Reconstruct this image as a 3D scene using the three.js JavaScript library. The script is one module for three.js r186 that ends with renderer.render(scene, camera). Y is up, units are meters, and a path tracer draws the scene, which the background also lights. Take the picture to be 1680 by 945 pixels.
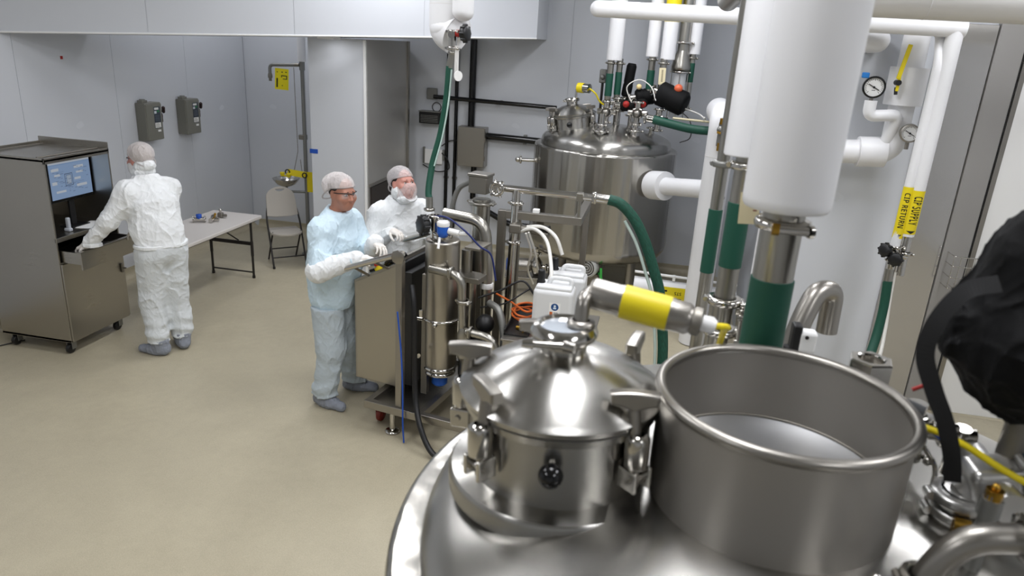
import * as THREE from 'three';
import { mergeGeometries } from 'three/addons/utils/BufferGeometryUtils.js';
import { RoundedBoxGeometry } from 'three/addons/geometries/RoundedBoxGeometry.js';
import { ImprovedNoise } from 'three/addons/math/ImprovedNoise.js';
import { RectAreaLightUniformsLib } from 'three/addons/lights/RectAreaLightUniformsLib.js';

// ------------------------------------------------------------ camera, light, exposure
const scene = new THREE.Scene();
scene.background = new THREE.Color(0x000000);
const camera = new THREE.PerspectiveCamera(43.98, 1680 / 945, 0.05, 60);
camera.position.set(0, 2.8, 0);
camera.rotation.set(THREE.MathUtils.degToRad(-18.95), THREE.MathUtils.degToRad(10.9), THREE.MathUtils.degToRad(3.35), 'YXZ');
camera.focus = 5.8;
camera.userData.fStop = 3.2;
const renderer = new THREE.WebGLRenderer({ antialias: true });
renderer.toneMapping = THREE.LinearToneMapping;
renderer.toneMappingExposure = 0.71;
renderer.shadowMap.enabled = true;
RectAreaLightUniformsLib.init();
const CEIL = 4.2;
// recessed ceiling panels: [x, z]; the lights sit right under the glowing diffusers
const PANELS = [];
const LX = [-2.5, -0.1, 2.3], LZ = [-7.0, -4.4, -1.8, 1.0];
for (const x of LX) for (const z of LZ) if (z < 0 || x !== -0.1) PANELS.push([x, z]);
PANELS.push([-4.9, -8.3]);
const PANEL_W = 0.6, PANEL_L = 1.2, PANEL_I = 20;
for (const [x, z] of PANELS) {
  const l = new THREE.RectAreaLight(0xf9faff, z < -8 ? 6.5 : PANEL_I, PANEL_W, PANEL_L);
  l.position.set(x, CEIL - 0.02, z); l.rotation.x = -Math.PI / 2; l.name = 'ceiling_panel_light';
  scene.add(l);
}
// small downlight set in the underside of the soffit, in front of the chase
const DOWN = [-3.58, 2.725, -7.47];
{ const l = new THREE.RectAreaLight(0xf9faff, 7, 0.14, 0.14); l.position.set(...DOWN); l.rotation.x = -Math.PI / 2; l.name = 'downlight_light'; scene.add(l); }

// ------------------------------------------------------------ helpers
const PI = Math.PI, D2R = PI / 180;
const V = (x, y, z) => new THREE.Vector3(x, y, z);
let seedN = 12345;
const rnd = () => { seedN = (seedN * 1664525 + 1013904223) >>> 0; return seedN / 4294967296; };
const noise = new ImprovedNoise();
const N3 = (x, y, z) => noise.noise(x, y, z);
const used = {};
const numbered = n => { const k = used[n] = (used[n] ?? -1) + 1; return k ? n + '_' + String(k).padStart(3, '0') : n; };
function clean(g) {
  if (g.index) g = g.toNonIndexed();
  for (const k of Object.keys(g.attributes)) if (!['position', 'normal', 'uv'].includes(k)) g.deleteAttribute(k);
  if (!g.attributes.uv) g.setAttribute('uv', new THREE.BufferAttribute(new Float32Array(g.attributes.position.count * 2), 2));
  if (!g.attributes.normal) g.computeVertexNormals();
  return g;
}
const join = gs => { gs = [gs].flat(Infinity); return gs.length === 1 ? clean(gs[0]) : mergeGeometries(gs.map(clean)); };
function mesh(name, gs, mat, parent = scene) {
  const m = new THREE.Mesh(join(gs), mat); m.name = parent === scene ? numbered(name) : name;
  m.castShadow = m.receiveShadow = true; parent.add(m); return m;
}
function tag(o, label, category, group) { o.userData.label = label; o.userData.category = category; if (group) o.userData.group = group; return o; }
function thing(name, label, category, pos = [0, 0, 0], turn = 0, group) {
  const o = new THREE.Group(); o.name = numbered(name); scene.add(o); o.position.set(...pos); o.rotation.y = turn;
  return tag(o, label, category, group);
}
function structure(name, gs, mat) { const m = mesh(name, gs, mat); m.userData.kind = 'structure'; return m; }
function sgroup(name) { const o = new THREE.Group(); o.name = numbered(name); o.userData.kind = 'structure'; scene.add(o); return o; }
function sub(name, parent, pos = [0, 0, 0], rot) { const o = new THREE.Group(); o.name = name; o.position.set(...pos); if (rot) o.rotation.set(...rot); parent.add(o); return o; }
const tr = (g, x = 0, y = 0, z = 0, rx = 0, ry = 0, rz = 0) => { if (rx) g.rotateX(rx); if (rz) g.rotateZ(rz); if (ry) g.rotateY(ry); return g.translate(x, y, z); };
function boxUV(g, s = 1) {                                             // metre uv by dominant axis
  g = clean(g); const p = g.attributes.position, n = g.attributes.normal, u = g.attributes.uv;
  for (let i = 0; i < p.count; i++) {
    const ax = Math.abs(n.getX(i)), ay = Math.abs(n.getY(i)), az = Math.abs(n.getZ(i));
    if (ay >= ax && ay >= az) u.setXY(i, p.getX(i) * s, p.getZ(i) * s); else if (ax >= az) u.setXY(i, p.getZ(i) * s, p.getY(i) * s); else u.setXY(i, p.getX(i) * s, p.getY(i) * s);
  }
  return g;
}
const box = (w, h, d, x, y, z, rx, ry, rz) => tr(boxUV(new THREE.BoxGeometry(w, h, d)), x, y, z, rx, ry, rz);
const pbox = (w, h, d, x = 0, y = 0, z = 0) => new THREE.BoxGeometry(w, h, d).translate(x, y, z);   // each face carries the whole print
const rbox = (w, h, d, r, x, y, z, rx, ry, rz, s = 2) => tr(boxUV(new RoundedBoxGeometry(w, h, d, s, r)), x, y, z, rx, ry, rz);
const bar = (x0, x1, y0, y1, z0, z1, r = 0) => r ? rbox(x1 - x0, y1 - y0, z1 - z0, r, (x0 + x1) / 2, (y0 + y1) / 2, (z0 + z1) / 2) : box(x1 - x0, y1 - y0, z1 - z0, (x0 + x1) / 2, (y0 + y1) / 2, (z0 + z1) / 2);
const arr = v => Array.isArray(v) ? V(...v) : v;
function rod(a, b, r, r2 = r, seg = 14) {
  a = arr(a); b = arr(b); const d = b.clone().sub(a), L = d.length();
  const g = new THREE.CylinderGeometry(r2, r, L, seg); g.translate(0, L / 2, 0);
  g.applyQuaternion(new THREE.Quaternion().setFromUnitVectors(V(0, 1, 0), d.normalize())); return g.translate(a.x, a.y, a.z);
}
// a lathe whose axis runs from a towards b: profile in [radius, distance from a]
function turned(a, b, profile, seg = 28) {
  a = arr(a); b = arr(b); const d = b.clone().sub(a).normalize();
  const g = new THREE.LatheGeometry(profile.map(([r, y]) => new THREE.Vector2(Math.max(r, 1e-4), y)), seg);
  g.applyQuaternion(new THREE.Quaternion().setFromUnitVectors(V(0, 1, 0), d)); return g.translate(a.x, a.y, a.z);
}
const lathe = (profile, x = 0, y = 0, z = 0, seg = 48) => new THREE.LatheGeometry(profile.map(([r, h]) => new THREE.Vector2(Math.max(r, 1e-4), h)), seg).translate(x, y, z);
// creased lathe: every profile segment keeps its own flat normals unless the turn is small
function clathe(profile, seg = 48, crease = 40) {
  const runs = [[profile[0]]];
  for (let i = 1; i < profile.length; i++) {
    runs[runs.length - 1].push(profile[i]);
    if (i < profile.length - 1) {
      const a = Math.atan2(profile[i][1] - profile[i - 1][1], profile[i][0] - profile[i - 1][0]), b = Math.atan2(profile[i + 1][1] - profile[i][1], profile[i + 1][0] - profile[i][0]);
      let t = Math.abs(a - b); if (t > PI) t = 2 * PI - t;
      if (t > crease * D2R) runs.push([profile[i]]);
    }
  }
  return runs.map(r => new THREE.LatheGeometry(r.map(([x, y]) => new THREE.Vector2(Math.max(x, 1e-4), y)), seg));
}
function place(gs, a, b) { a = arr(a); b = arr(b); const q = new THREE.Quaternion().setFromUnitVectors(V(0, 1, 0), b.clone().sub(a).normalize()); return [gs].flat(Infinity).map(g => g.applyQuaternion(q).translate(a.x, a.y, a.z)); }
const torus = (R, r, a, b, seg = 28, ts = 8) => place(new THREE.TorusGeometry(R, r, ts, seg).rotateX(PI / 2), a, b);
const ball = (r, x, y, z, sx = 1, sy = 1, sz = 1, w = 18, h = 12) => new THREE.SphereGeometry(r, w, h).scale(sx, sy, sz).translate(x, y, z);
// tube with rounded corners through points
function pipe(pts, r, bend = 0.06, seg = 12, steps = 6) {
  pts = pts.map(arr); const path = new THREE.CurvePath(); let prev = pts[0];
  for (let i = 1; i < pts.length - 1; i++) {
    const A = pts[i - 1], B = pts[i], C = pts[i + 1], k = Math.min(bend, A.distanceTo(B) * 0.49, B.distanceTo(C) * 0.49);
    const p = B.clone().lerp(A, k / A.distanceTo(B)), q = B.clone().lerp(C, k / B.distanceTo(C));
    path.add(new THREE.LineCurve3(prev, p)); path.add(new THREE.QuadraticBezierCurve3(p, B, q)); prev = q;
  }
  path.add(new THREE.LineCurve3(prev, pts[pts.length - 1]));
  const P = [];
  for (const c of path.curves) { const n = c.isLineCurve3 ? 1 : steps; for (let i = P.length ? 1 : 0; i <= n; i++) P.push(c.getPoint(i / n)); }
  return sweep(P, r, seg);
}
function sweep(P, r, seg = 12, cap = true) {                              // parallel transported tube; r number or function(t)
  const n = P.length, pos = [], nor = [], uv = [], idx = []; let up = null, len = 0;
  for (let i = 0; i < n; i++) {
    const t = P[Math.min(i + 1, n - 1)].clone().sub(P[Math.max(i - 1, 0)]).normalize();
    if (!up) up = Math.abs(t.y) < 0.9 ? V(0, 1, 0) : V(1, 0, 0);
    const s = V(0, 0, 0).crossVectors(t, up).normalize(); up = V(0, 0, 0).crossVectors(s, t).normalize();
    if (i) len += P[i].distanceTo(P[i - 1]);
    const R = typeof r === 'function' ? r(i / (n - 1)) : r;
    for (let j = 0; j <= seg; j++) {
      const a = j / seg * 2 * PI, c = Math.cos(a), q = Math.sin(a), nx = s.x * c + up.x * q, ny = s.y * c + up.y * q, nz = s.z * c + up.z * q;
      pos.push(P[i].x + nx * R, P[i].y + ny * R, P[i].z + nz * R); nor.push(nx, ny, nz); uv.push(j / seg, len);
    }
  }
  for (let i = 0; i < n - 1; i++) for (let j = 0; j < seg; j++) { const a = i * (seg + 1) + j, b = a + seg + 1; idx.push(a, b, a + 1, b, b + 1, a + 1); }
  const g = new THREE.BufferGeometry(); g.setAttribute('position', new THREE.Float32BufferAttribute(pos, 3)); g.setAttribute('normal', new THREE.Float32BufferAttribute(nor, 3)); g.setAttribute('uv', new THREE.Float32BufferAttribute(uv, 2)); g.setIndex(idx);
  if (!cap) return g;
  const caps = [g];
  for (const [e, o] of [[0, 1], [n - 1, n - 2]]) {
    const R = typeof r === 'function' ? r(e ? 1 : 0) : r, c = new THREE.CircleGeometry(R, seg);
    c.applyQuaternion(new THREE.Quaternion().setFromUnitVectors(V(0, 0, 1), P[e].clone().sub(P[o]).normalize())).translate(P[e].x, P[e].y, P[e].z); caps.push(c);
  }
  return mergeGeometries(caps.map(clean));
}
const spline = (pts, r, n = 40, seg = 10) => sweep(new THREE.CatmullRomCurve3(pts.map(arr), false, 'centripetal').getPoints(n), r, seg);
function extrude(pts, depth, bevel = 0, holes = []) {                      // outline in xy, thickness along z, centred
  const s = new THREE.Shape(pts.map(p => new THREE.Vector2(...p)));
  for (const h of holes) s.holes.push(new THREE.Path(h.map(p => new THREE.Vector2(...p))));
  const g = new THREE.ExtrudeGeometry(s, { depth: depth - 2 * bevel, bevelEnabled: bevel > 0, bevelThickness: bevel, bevelSize: bevel, bevelOffset: -bevel, bevelSegments: 2, curveSegments: 12 });
  return g.translate(0, 0, -depth / 2 + bevel);
}

// ------------------------------------------------------------ textures
function dataTex(n, fn, srgb = true, rep = 1) {
  const d = new Uint8Array(n * n * 4);
  for (let j = 0; j < n; j++) for (let i = 0; i < n; i++) { const c = fn(i / n, j / n), k = (j * n + i) * 4; for (let m = 0; m < 3; m++) d[k + m] = Math.max(0, Math.min(255, Array.isArray(c) ? c[m] : c)); d[k + 3] = 255; }
  const t = new THREE.DataTexture(d, n, n); t.wrapS = t.wrapT = THREE.RepeatWrapping; t.magFilter = THREE.LinearFilter; t.minFilter = THREE.LinearMipmapLinearFilter; t.generateMipmaps = true;
  if (srgb) t.colorSpace = THREE.SRGBColorSpace; t.repeat.set(rep, rep); t.needsUpdate = true; return t;
}
const tile = (u, v, f, o = 0) => { // periodic noise
  const a = N3(u * f, v * f, o), b = N3((u - 1) * f, v * f, o), c = N3(u * f, (v - 1) * f, o), d = N3((u - 1) * f, (v - 1) * f, o);
  return (a * (1 - u) + b * u) * (1 - v) + (c * (1 - u) + d * u) * v;
};
const texFloor = dataTex(1024, (u, v) => {
  const g = (rnd() + rnd() + rnd() - 1.5) * 15 + tile(u, v, 6, 3) * 7 + tile(u, v, 24, 9) * 5, s = rnd() < 0.02 ? -22 * rnd() : 0; return [182 + g + s, 173 + g + s, 149 + g * 0.9 + s];
}, true, 0.6);
const texFloorR = dataTex(512, (u, v) => 92 + tile(u, v, 5, 21) * 36 + tile(u, v, 40, 5) * 22 + rnd() * 14, false, 0.6);
const texWallR = dataTex(512, (u, v) => 96 + tile(u, v, 3, 31) * 30 + tile(u, v, 14, 7) * 14, false, 0.5);
const texWallB = dataTex(512, (u, v) => 128 + tile(u, v, 4, 11) * 90 + tile(u, v, 11, 15) * 30, false, 0.6);
const texBrush = dataTex(512, (u, v) => 0, false);                         // filled below: streaks along u
{ const d = texBrush.image.data, rows = new Float32Array(512); for (let j = 0; j < 512; j++) rows[j] = rnd();
  for (let j = 0; j < 512; j++) for (let i = 0; i < 512; i++) { const s = rows[j] * 16 + tile(i / 512, j / 512, 4, 2) * 26 + rnd() * 6, c = 118 + s; const k = (j * 512 + i) * 4; d[k] = d[k + 1] = d[k + 2] = Math.max(0, Math.min(255, c)); } }
const ridge = n => Math.pow(1 - Math.min(1, Math.abs(n) * 2.2), 3);
const texCloth = dataTex(512, (u, v) => 60 + tile(u, v, 5, 41) * 60 + ridge(tile(u, v, 6, 8)) * 80 + ridge(tile(u, v, 13, 18)) * 55 + tile(u, v, 40, 3) * 16, false, 3);
const texSheet = dataTex(512, (u, v) => 128 + tile(u, v * 0.05, 80, 71) * 70 + tile(u, v * 0.05, 34, 77) * 90, false);
const texRubber = dataTex(256, (u, v) => { const k = tile(u, v, 30, 4) * 26; return [16 + k * 0.5, 72 + k, 56 + k * 0.9]; }, true, 1);

// ------------------------------------------------------------ materials
const std = (color, roughness = 0.5, o = {}) => new THREE.MeshStandardMaterial({ color, roughness, ...o });
const phys = (color, roughness = 0.5, o = {}) => new THREE.MeshPhysicalMaterial({ color, roughness, ...o });
const M = {
  floor: std(0xffffff, 1, { map: texFloor, roughnessMap: texFloorR }),
  wall: phys(0xd2d5da, 0.62, { roughnessMap: texWallR, bumpMap: texWallB, bumpScale: 0.0012 }),
  joint: std(0xb9bdc4, 0.6),
  ceiling: std(0xacaeb0, 0.7),
  insul: std(0xe9e9ea, 0.38),
  insulDull: std(0xdedcd8, 0.55),
  steel: phys(0xa8a49c, 0.62, { metalness: 1, roughnessMap: texBrush }),
  steelFlat: std(0xa19d96, 0.36, { metalness: 1 }),
  steelDull: std(0x908c84, 0.5, { metalness: 1 }),
  tankSide: phys(0xb4b1aa, 0.24, { metalness: 1, anisotropy: 0.5, anisotropyRotation: PI / 2, bumpMap: texSheet, bumpScale: 0.012 }),
  tankTop: phys(0xb0aea9, 0.27, { metalness: 1, anisotropy: 0.8, anisotropyRotation: PI / 2 }),
  hopper: phys(0xaaa69f, 0.5, { metalness: 1, anisotropy: 0.5, anisotropyRotation: PI / 2 }),
  polish: std(0xc9c6c0, 0.14, { metalness: 1 }),
  castSteel: std(0xc2c1be, 0.3, { metalness: 0.85 }),
  chrome: std(0xd2d0cc, 0.08, { metalness: 1 }),
  brass: std(0xb08a3a, 0.3, { metalness: 1 }),
  galv: std(0x8e8e8a, 0.5, { metalness: 0.8 }),
  black: std(0x141415, 0.45),
  blackGloss: std(0x0d0d0e, 0.15),
  rubber: std(0x1b1b1c, 0.75),
  green: std(0x0c4a39, 0.55),
  greenRib: std(0xffffff, 0.6, { map: texRubber }),
  hoseFit: std(0xaaa79f, 0.3, { metalness: 1 }),
  yellow: std(0xe8d210, 0.5),
  yellowDeep: std(0xd9c01a, 0.55),
  red: std(0xa81f18, 0.5),
  redCaster: std(0x7d2418, 0.4),
  orange: std(0xd86a2a, 0.5),
  blue: std(0x1f5fc4, 0.4),
  blueTape: std(0x1a4fb0, 0.6),
  navyCable: std(0x1d2a66, 0.5),
  white: std(0xf2f2f0, 0.4),
  paper: std(0xf1f1ee, 0.8),
  tableTop: std(0xcfcac5, 0.55),
  chairPlastic: std(0xb6b0a6, 0.5),
  darkMetal: std(0x2a2624, 0.45, { metalness: 0.3 }),
  beige: std(0xdacfae, 0.7),
  glass: phys(0xffffff, 0.03, { transmission: 1, thickness: 0, ior: 1.45 }),
  clearPlastic: phys(0xf4f6f6, 0.2, { transparent: true, opacity: 0.45 }),
  jerry: phys(0xf1f2f2, 0.45, { transmission: 0.15, thickness: 0 }),
  tubeWhite: phys(0xe9e7e0, 0.4),
  coverall: phys(0xeceeee, 0.85, { bumpMap: texCloth, bumpScale: 0.008, sheen: 0.2 }),
  coverallGrey: phys(0xd8dcdd, 0.85, { bumpMap: texCloth, bumpScale: 0.008 }),
  gownBlue: phys(0xcfe3ee, 0.85, { bumpMap: texCloth, bumpScale: 0.008 }),
  trouserBlue: phys(0xbfcad0, 0.9, { bumpMap: texCloth, bumpScale: 0.008 }),
  shoe: phys(0x8d929c, 0.9, { bumpMap: texCloth, bumpScale: 0.005 }),
  glove: phys(0xe9e3db, 0.55),
  skin: phys(0xb07a64, 0.5),
  skinPink: phys(0xcc8f80, 0.5),
  net: phys(0xf1e9e6, 0.9, { transparent: true, opacity: 0.5, bumpMap: texCloth, bumpScale: 0.008 }),
  netWhite: phys(0xf4f4f4, 0.9, { transparent: true, opacity: 0.8, bumpMap: texCloth, bumpScale: 0.008 }),
  netThin: phys(0xf0eaea, 0.9, { transparent: true, opacity: 0.45, bumpMap: texCloth, bumpScale: 0.003 }),
  hairDark: std(0x2c2522, 0.7),
  hairGrey: std(0x9a918a, 0.7),
  eye: std(0x2a1d15, 0.2),
  eyeWhite: std(0xcfc6bf, 0.3),
  lips: std(0x9a5a50, 0.5),
  netPink: phys(0xeadcd9, 0.9, { transparent: true, opacity: 0.42, bumpMap: texCloth, bumpScale: 0.01 }),
  lens: phys(0xdde6ea, 0.05, { transparent: true, opacity: 0.2 }),
  bagBlack: phys(0x040405, 0.7, { specularIntensity: 0.5 }),
};
// flat print: lettering only
function printTex(w, h, draw) {
  const c = document.createElement('canvas'); c.width = w; c.height = h; const x = c.getContext('2d'); draw(x, w, h);
  const t = new THREE.CanvasTexture(c); t.colorSpace = THREE.SRGBColorSpace; return t;
}
const printMat = (w, h, draw, rough = 0.5, o = {}) => new THREE.MeshStandardMaterial({ map: printTex(w, h, draw), roughness: rough, ...o });
// ------------------------------------------------------------ the room
const XL = -5.82, ZB = -9.45, ZJ = -6.2, XJ = 1.02, XR = 4.6, ZF = 4.6;
{
  const f = structure('floor', [box(XR - XL + 0.4, 0.2, ZF - ZB + 0.4, (XL + XR) / 2, -0.1, (ZB + ZF) / 2)], M.floor);
  const c = sgroup('ceiling');
  // ceiling slab with openings for the light panels: one run per strip between panel edges
  const gs = [], xs = [...new Set(PANELS.flatMap(([x]) => [x - 0.3, x + 0.3]).concat(XL - 0.2, XR + 0.2).map(v => +v.toFixed(3)))].sort((p, q) => p - q);
  for (let i = 0; i < xs.length - 1; i++) {
    const m = (xs[i] + xs[i + 1]) / 2, holes = PANELS.filter(([x]) => Math.abs(x - m) < 0.3).map(([, z]) => z).sort((p, q) => p - q); let z0 = ZB - 0.2;
    for (const z of holes) { gs.push(bar(xs[i], xs[i + 1], CEIL, CEIL + 0.15, z0, z - 0.6)); z0 = z + 0.6; }
    gs.push(bar(xs[i], xs[i + 1], CEIL, CEIL + 0.15, z0, ZF + 0.2));
  }
  mesh('slab', gs, M.ceiling, c);
}
const panelGlow = new THREE.MeshStandardMaterial({ color: 0xffffff, emissive: 0xf9faff, emissiveIntensity: 6, roughness: 0.6 });
PANELS.forEach(([x, z], i) => {
  const t = thing('ceiling_light', 'flat white recessed light panel in the ceiling', 'light', [x, CEIL, z], 0, 'recessed ceiling light panels');
  mesh('frame', [bar(-0.3, 0.3, 0, 0.03, -0.6, -0.575), bar(-0.3, 0.3, 0, 0.03, 0.575, 0.6), bar(-0.3, -0.275, 0, 0.03, -0.575, 0.575), bar(0.275, 0.3, 0, 0.03, -0.575, 0.575)], M.white, t);
  mesh('diffuser', [box(0.55, 0.01, 1.15, 0, 0.02, 0)], panelGlow, t);
});
// panelled walls: a core and proud sheets with open joints between them
function panelWall(name, { core, at, axis, face, from, to, y0 = 0, y1 = CEIL, joints, t = 0.006 }) {
  const g = sgroup(name); mesh('core', [core], M.joint, g);
  const s = [from, ...joints, to];
  for (let i = 0; i < s.length - 1; i++) {
    const a = s[i] + 0.002, b = s[i + 1] - 0.002;
    mesh('panel', [axis === 'z' ? bar(Math.min(at, at + face * t), Math.max(at, at + face * t), y0, y1, a, b) : bar(a, b, y0, y1, Math.min(at, at + face * t), Math.max(at, at + face * t))], M.wall, g);
  }
  return g;
}
panelWall('wall_left', { core: bar(XL - 0.2, XL, 0, CEIL, ZB - 0.2, ZF + 0.2), at: XL, axis: 'z', face: 1, from: ZB + 0.01, to: ZF, joints: [-8.15, -6.93, -5.71, -4.49, -3.27, -2.05, -0.83, 0.39, 1.61, 2.83] });
panelWall('wall_back', { core: bar(XL, XJ, 0, CEIL, ZB - 0.2, ZB), at: ZB, axis: 'x', face: 1, from: XL + 0.01, to: XJ - 0.01, joints: [-4.9, -3.68, -2.46, -1.24, -0.02] });
panelWall('wall_right', { core: bar(XJ, XR, 0, CEIL, ZB - 0.2, ZJ), at: ZJ, axis: 'x', face: 1, from: XJ + 0.01, to: XR, joints: [1.995, 2.53] });
panelWall('wall_side', { core: bar(XR, XR + 0.2, 0, CEIL, ZJ, ZF + 0.2), at: XR, axis: 'z', face: -1, from: ZJ + 0.01, to: ZF, joints: [-5.5, -4.3, -3.1, -1.9, -0.7, 0.5, 1.7] });
panelWall('wall_front', { core: bar(XL, XR, 0, CEIL, ZF, ZF + 0.2), at: ZF, axis: 'x', face: -1, from: XL + 0.01, to: XR - 0.01, joints: [-4.6, -3.4, -2.2, -1, 0.2, 1.4, 2.6, 3.8] });
// coved skirting in the floor's colour
function cove(name, len, pos, turn) {
  const p = [[0, 0], [0.085, 0]]; for (let i = 1; i <= 6; i++) { const a = i / 6 * PI / 2; p.push([0.085 - 0.075 * Math.sin(a), 0.075 - 0.075 * Math.cos(a)]); } p.push([0.01, 0.11], [0, 0.11]);
  const m = structure(name, [tr(boxUV(extrude(p, len)), 0, 0, 0)], M.floor); m.position.set(...pos); m.rotation.y = turn; return m;
}
cove('baseboard_left', ZF - ZB - 0.02, [XL + 0.006, 0.001, (ZB + ZF) / 2], 0);
cove('baseboard_back', XJ - XL - 0.2, [(XL + XJ) / 2, 0.001, ZB + 0.006], -PI / 2);
cove('baseboard_right', XR - XJ - 0.02, [(XR + XJ) / 2, 0.001, ZJ + 0.006], -PI / 2);
// soffit over the back left of the room
{
  const A = [-1.56, 2.857, -8.7], B = [XL + 0.006, 2.637, -5.6], C = [XL + 0.006, 2.637, -6.62], Dd = [-1.56, 2.857, ZB + 0.006], Cc = [-2.02, 2.834, ZB + 0.006], T = CEIL - 0.002;
  const quad = (...p) => { const g = new THREE.BufferGeometry(), v = [], [a, b, c, d] = p; for (const q of [a, b, c, a, c, d]) v.push(...q); g.setAttribute('position', new THREE.Float32BufferAttribute(v, 3)); g.computeVertexNormals(); return boxUV(g); };
  const up = p => [p[0], T, p[2]];
  const g = sgroup('soffit');
  mesh('core', [quad(A, up(A), up(B), B), quad(Dd, up(Dd), up(A), A), quad(A, B, C, Cc), quad(A, Cc, Dd, Dd), quad(B, up(B), up(C), C), quad(C, up(C), up(Cc), Cc), quad(Cc, up(Cc), up(Dd), Dd), quad(up(A), up(Cc), up(C), up(B)), quad(up(A), up(Dd), up(Cc), up(Cc))], M.wall, g);
  const dir = V(B[0] - A[0], B[1] - A[1], B[2] - A[2]), nrm = V(-dir.z, 0, dir.x).normalize(); if (nrm.z < 0) nrm.negate();
  const P = t => [A[0] + dir.x * t, A[1] + dir.y * t, A[2] + dir.z * t], o = 0.006;
  const off = p => [p[0] + nrm.x * o, p[1], p[2] + nrm.z * o];
  const st = [0, 0.26, 0.52, 0.775, 1];
  for (let i = 0; i < 4; i++) {
    const a = P(st[i] + (i ? 0.0004 : 0)), b = P(st[i + 1] - (i < 3 ? 0.0004 : 0));
    mesh('panel', [quad(off(a), off(up(a)), off(up(b)), off(b)), quad(a, off(a), off(b), b), quad(a, up(a), off(up(a)), off(a)), quad(b, off(b), off(up(b)), up(b))], M.wall, g);
  }
  const e = [rod([A[0] + nrm.x * 0.008, A[1] + 0.004, A[2] + nrm.z * 0.008], [B[0] + nrm.x * 0.008, B[1] + 0.004, B[2] + nrm.z * 0.008], 0.009, 0.009, 8)];
  mesh('edge_trim', e, M.white, g);
}
{
  const t = thing('downlight', 'small square downlight in the soffit underside before the chase', 'light', [DOWN[0], DOWN[1], DOWN[2]]);
  mesh('frame', [bar(-0.09, 0.09, 0.003, 0.03, -0.09, -0.072), bar(-0.09, 0.09, 0.003, 0.03, 0.072, 0.09), bar(-0.09, -0.072, 0.003, 0.03, -0.072, 0.072), bar(0.072, 0.09, 0.003, 0.03, -0.072, 0.072)], M.white, t);
  mesh('diffuser', [box(0.144, 0.006, 0.144, 0, 0.012, 0)], panelGlow, t);
}
// boxed chase with a stainless clad side
{
  const g = sgroup('wall_chase'); const x0 = -3.935, x1 = -3.262, zf = -7.68;
  mesh('core', [bar(x0, x1, 0, 2.74, -9.05, zf), bar(x0, x1 - 0.22, 0, 2.74, ZB + 0.008, -9.05)], M.wall, g);
  mesh('corner_trim', [bar(x1 - 0.02, x1 + 0.006, 0, 2.74, zf - 0.02, zf + 0.008, 0.003)], M.white, g);
  mesh('steel_cladding', [bar(x1, x1 + 0.012, 0.02, 2.745, -8.98, zf - 0.03)], std(0xc4c2be, 0.36, { metalness: 0.75 }), g);
  mesh('steel_trim', [bar(x1, x1 + 0.03, 0.02, 2.745, -9.04, -8.98), bar(x1, x1 + 0.03, 1.12, 1.15, -8.98, zf - 0.04)], M.steelFlat, g);
  mesh('recess_lining', [bar(x1 - 0.22, x1 - 0.21, 0.02, 2.74, -9.43, -9.055), bar(x1 - 0.21, x1, 0.02, 2.74, -9.06, -9.052)], M.steelFlat, g);
  mesh('kick_panel', [bar(x1 + 0.01, x1 + 0.03, 0.3, 1.11, -8.9, zf - 0.08)], std(0x2a2320, 0.5), g);
}
// stainless door leaf and its surround at the right
{
  const d = sgroup('door_1');
  mesh('leaf', [bar(2.008, 2.318, 0.01, 3.119, ZJ + 0.008, ZJ + 0.05, 0.004)], phys(0xc4c2bf, 0.1, { metalness: 0.75 }), d);
  mesh('frame', [bar(2.323, 2.513, 0.01, 3.249, ZJ + 0.008, ZJ + 0.07, 0.004), bar(1.945, 2.004, 0.01, 3.249, ZJ + 0.008, ZJ + 0.03, 0.004)], std(0xa3a19e, 0.5, { metalness: 0.4 }), d);
  mesh('gasket', [bar(2.515, 2.527, 0.01, 3.249, ZJ + 0.008, ZJ + 0.05)], M.rubber, d);
  const w = sgroup('door_2');
  mesh('leaf', [bar(2.534, 3.370, 0.01, 3.159, ZJ + 0.008, ZJ + 0.055, 0.004)], M.white, w);
  mesh('edge_strip', [bar(2.529, 2.565, 0.01, 3.159, ZJ + 0.056, ZJ + 0.068)], M.steelFlat, w);
}
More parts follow.
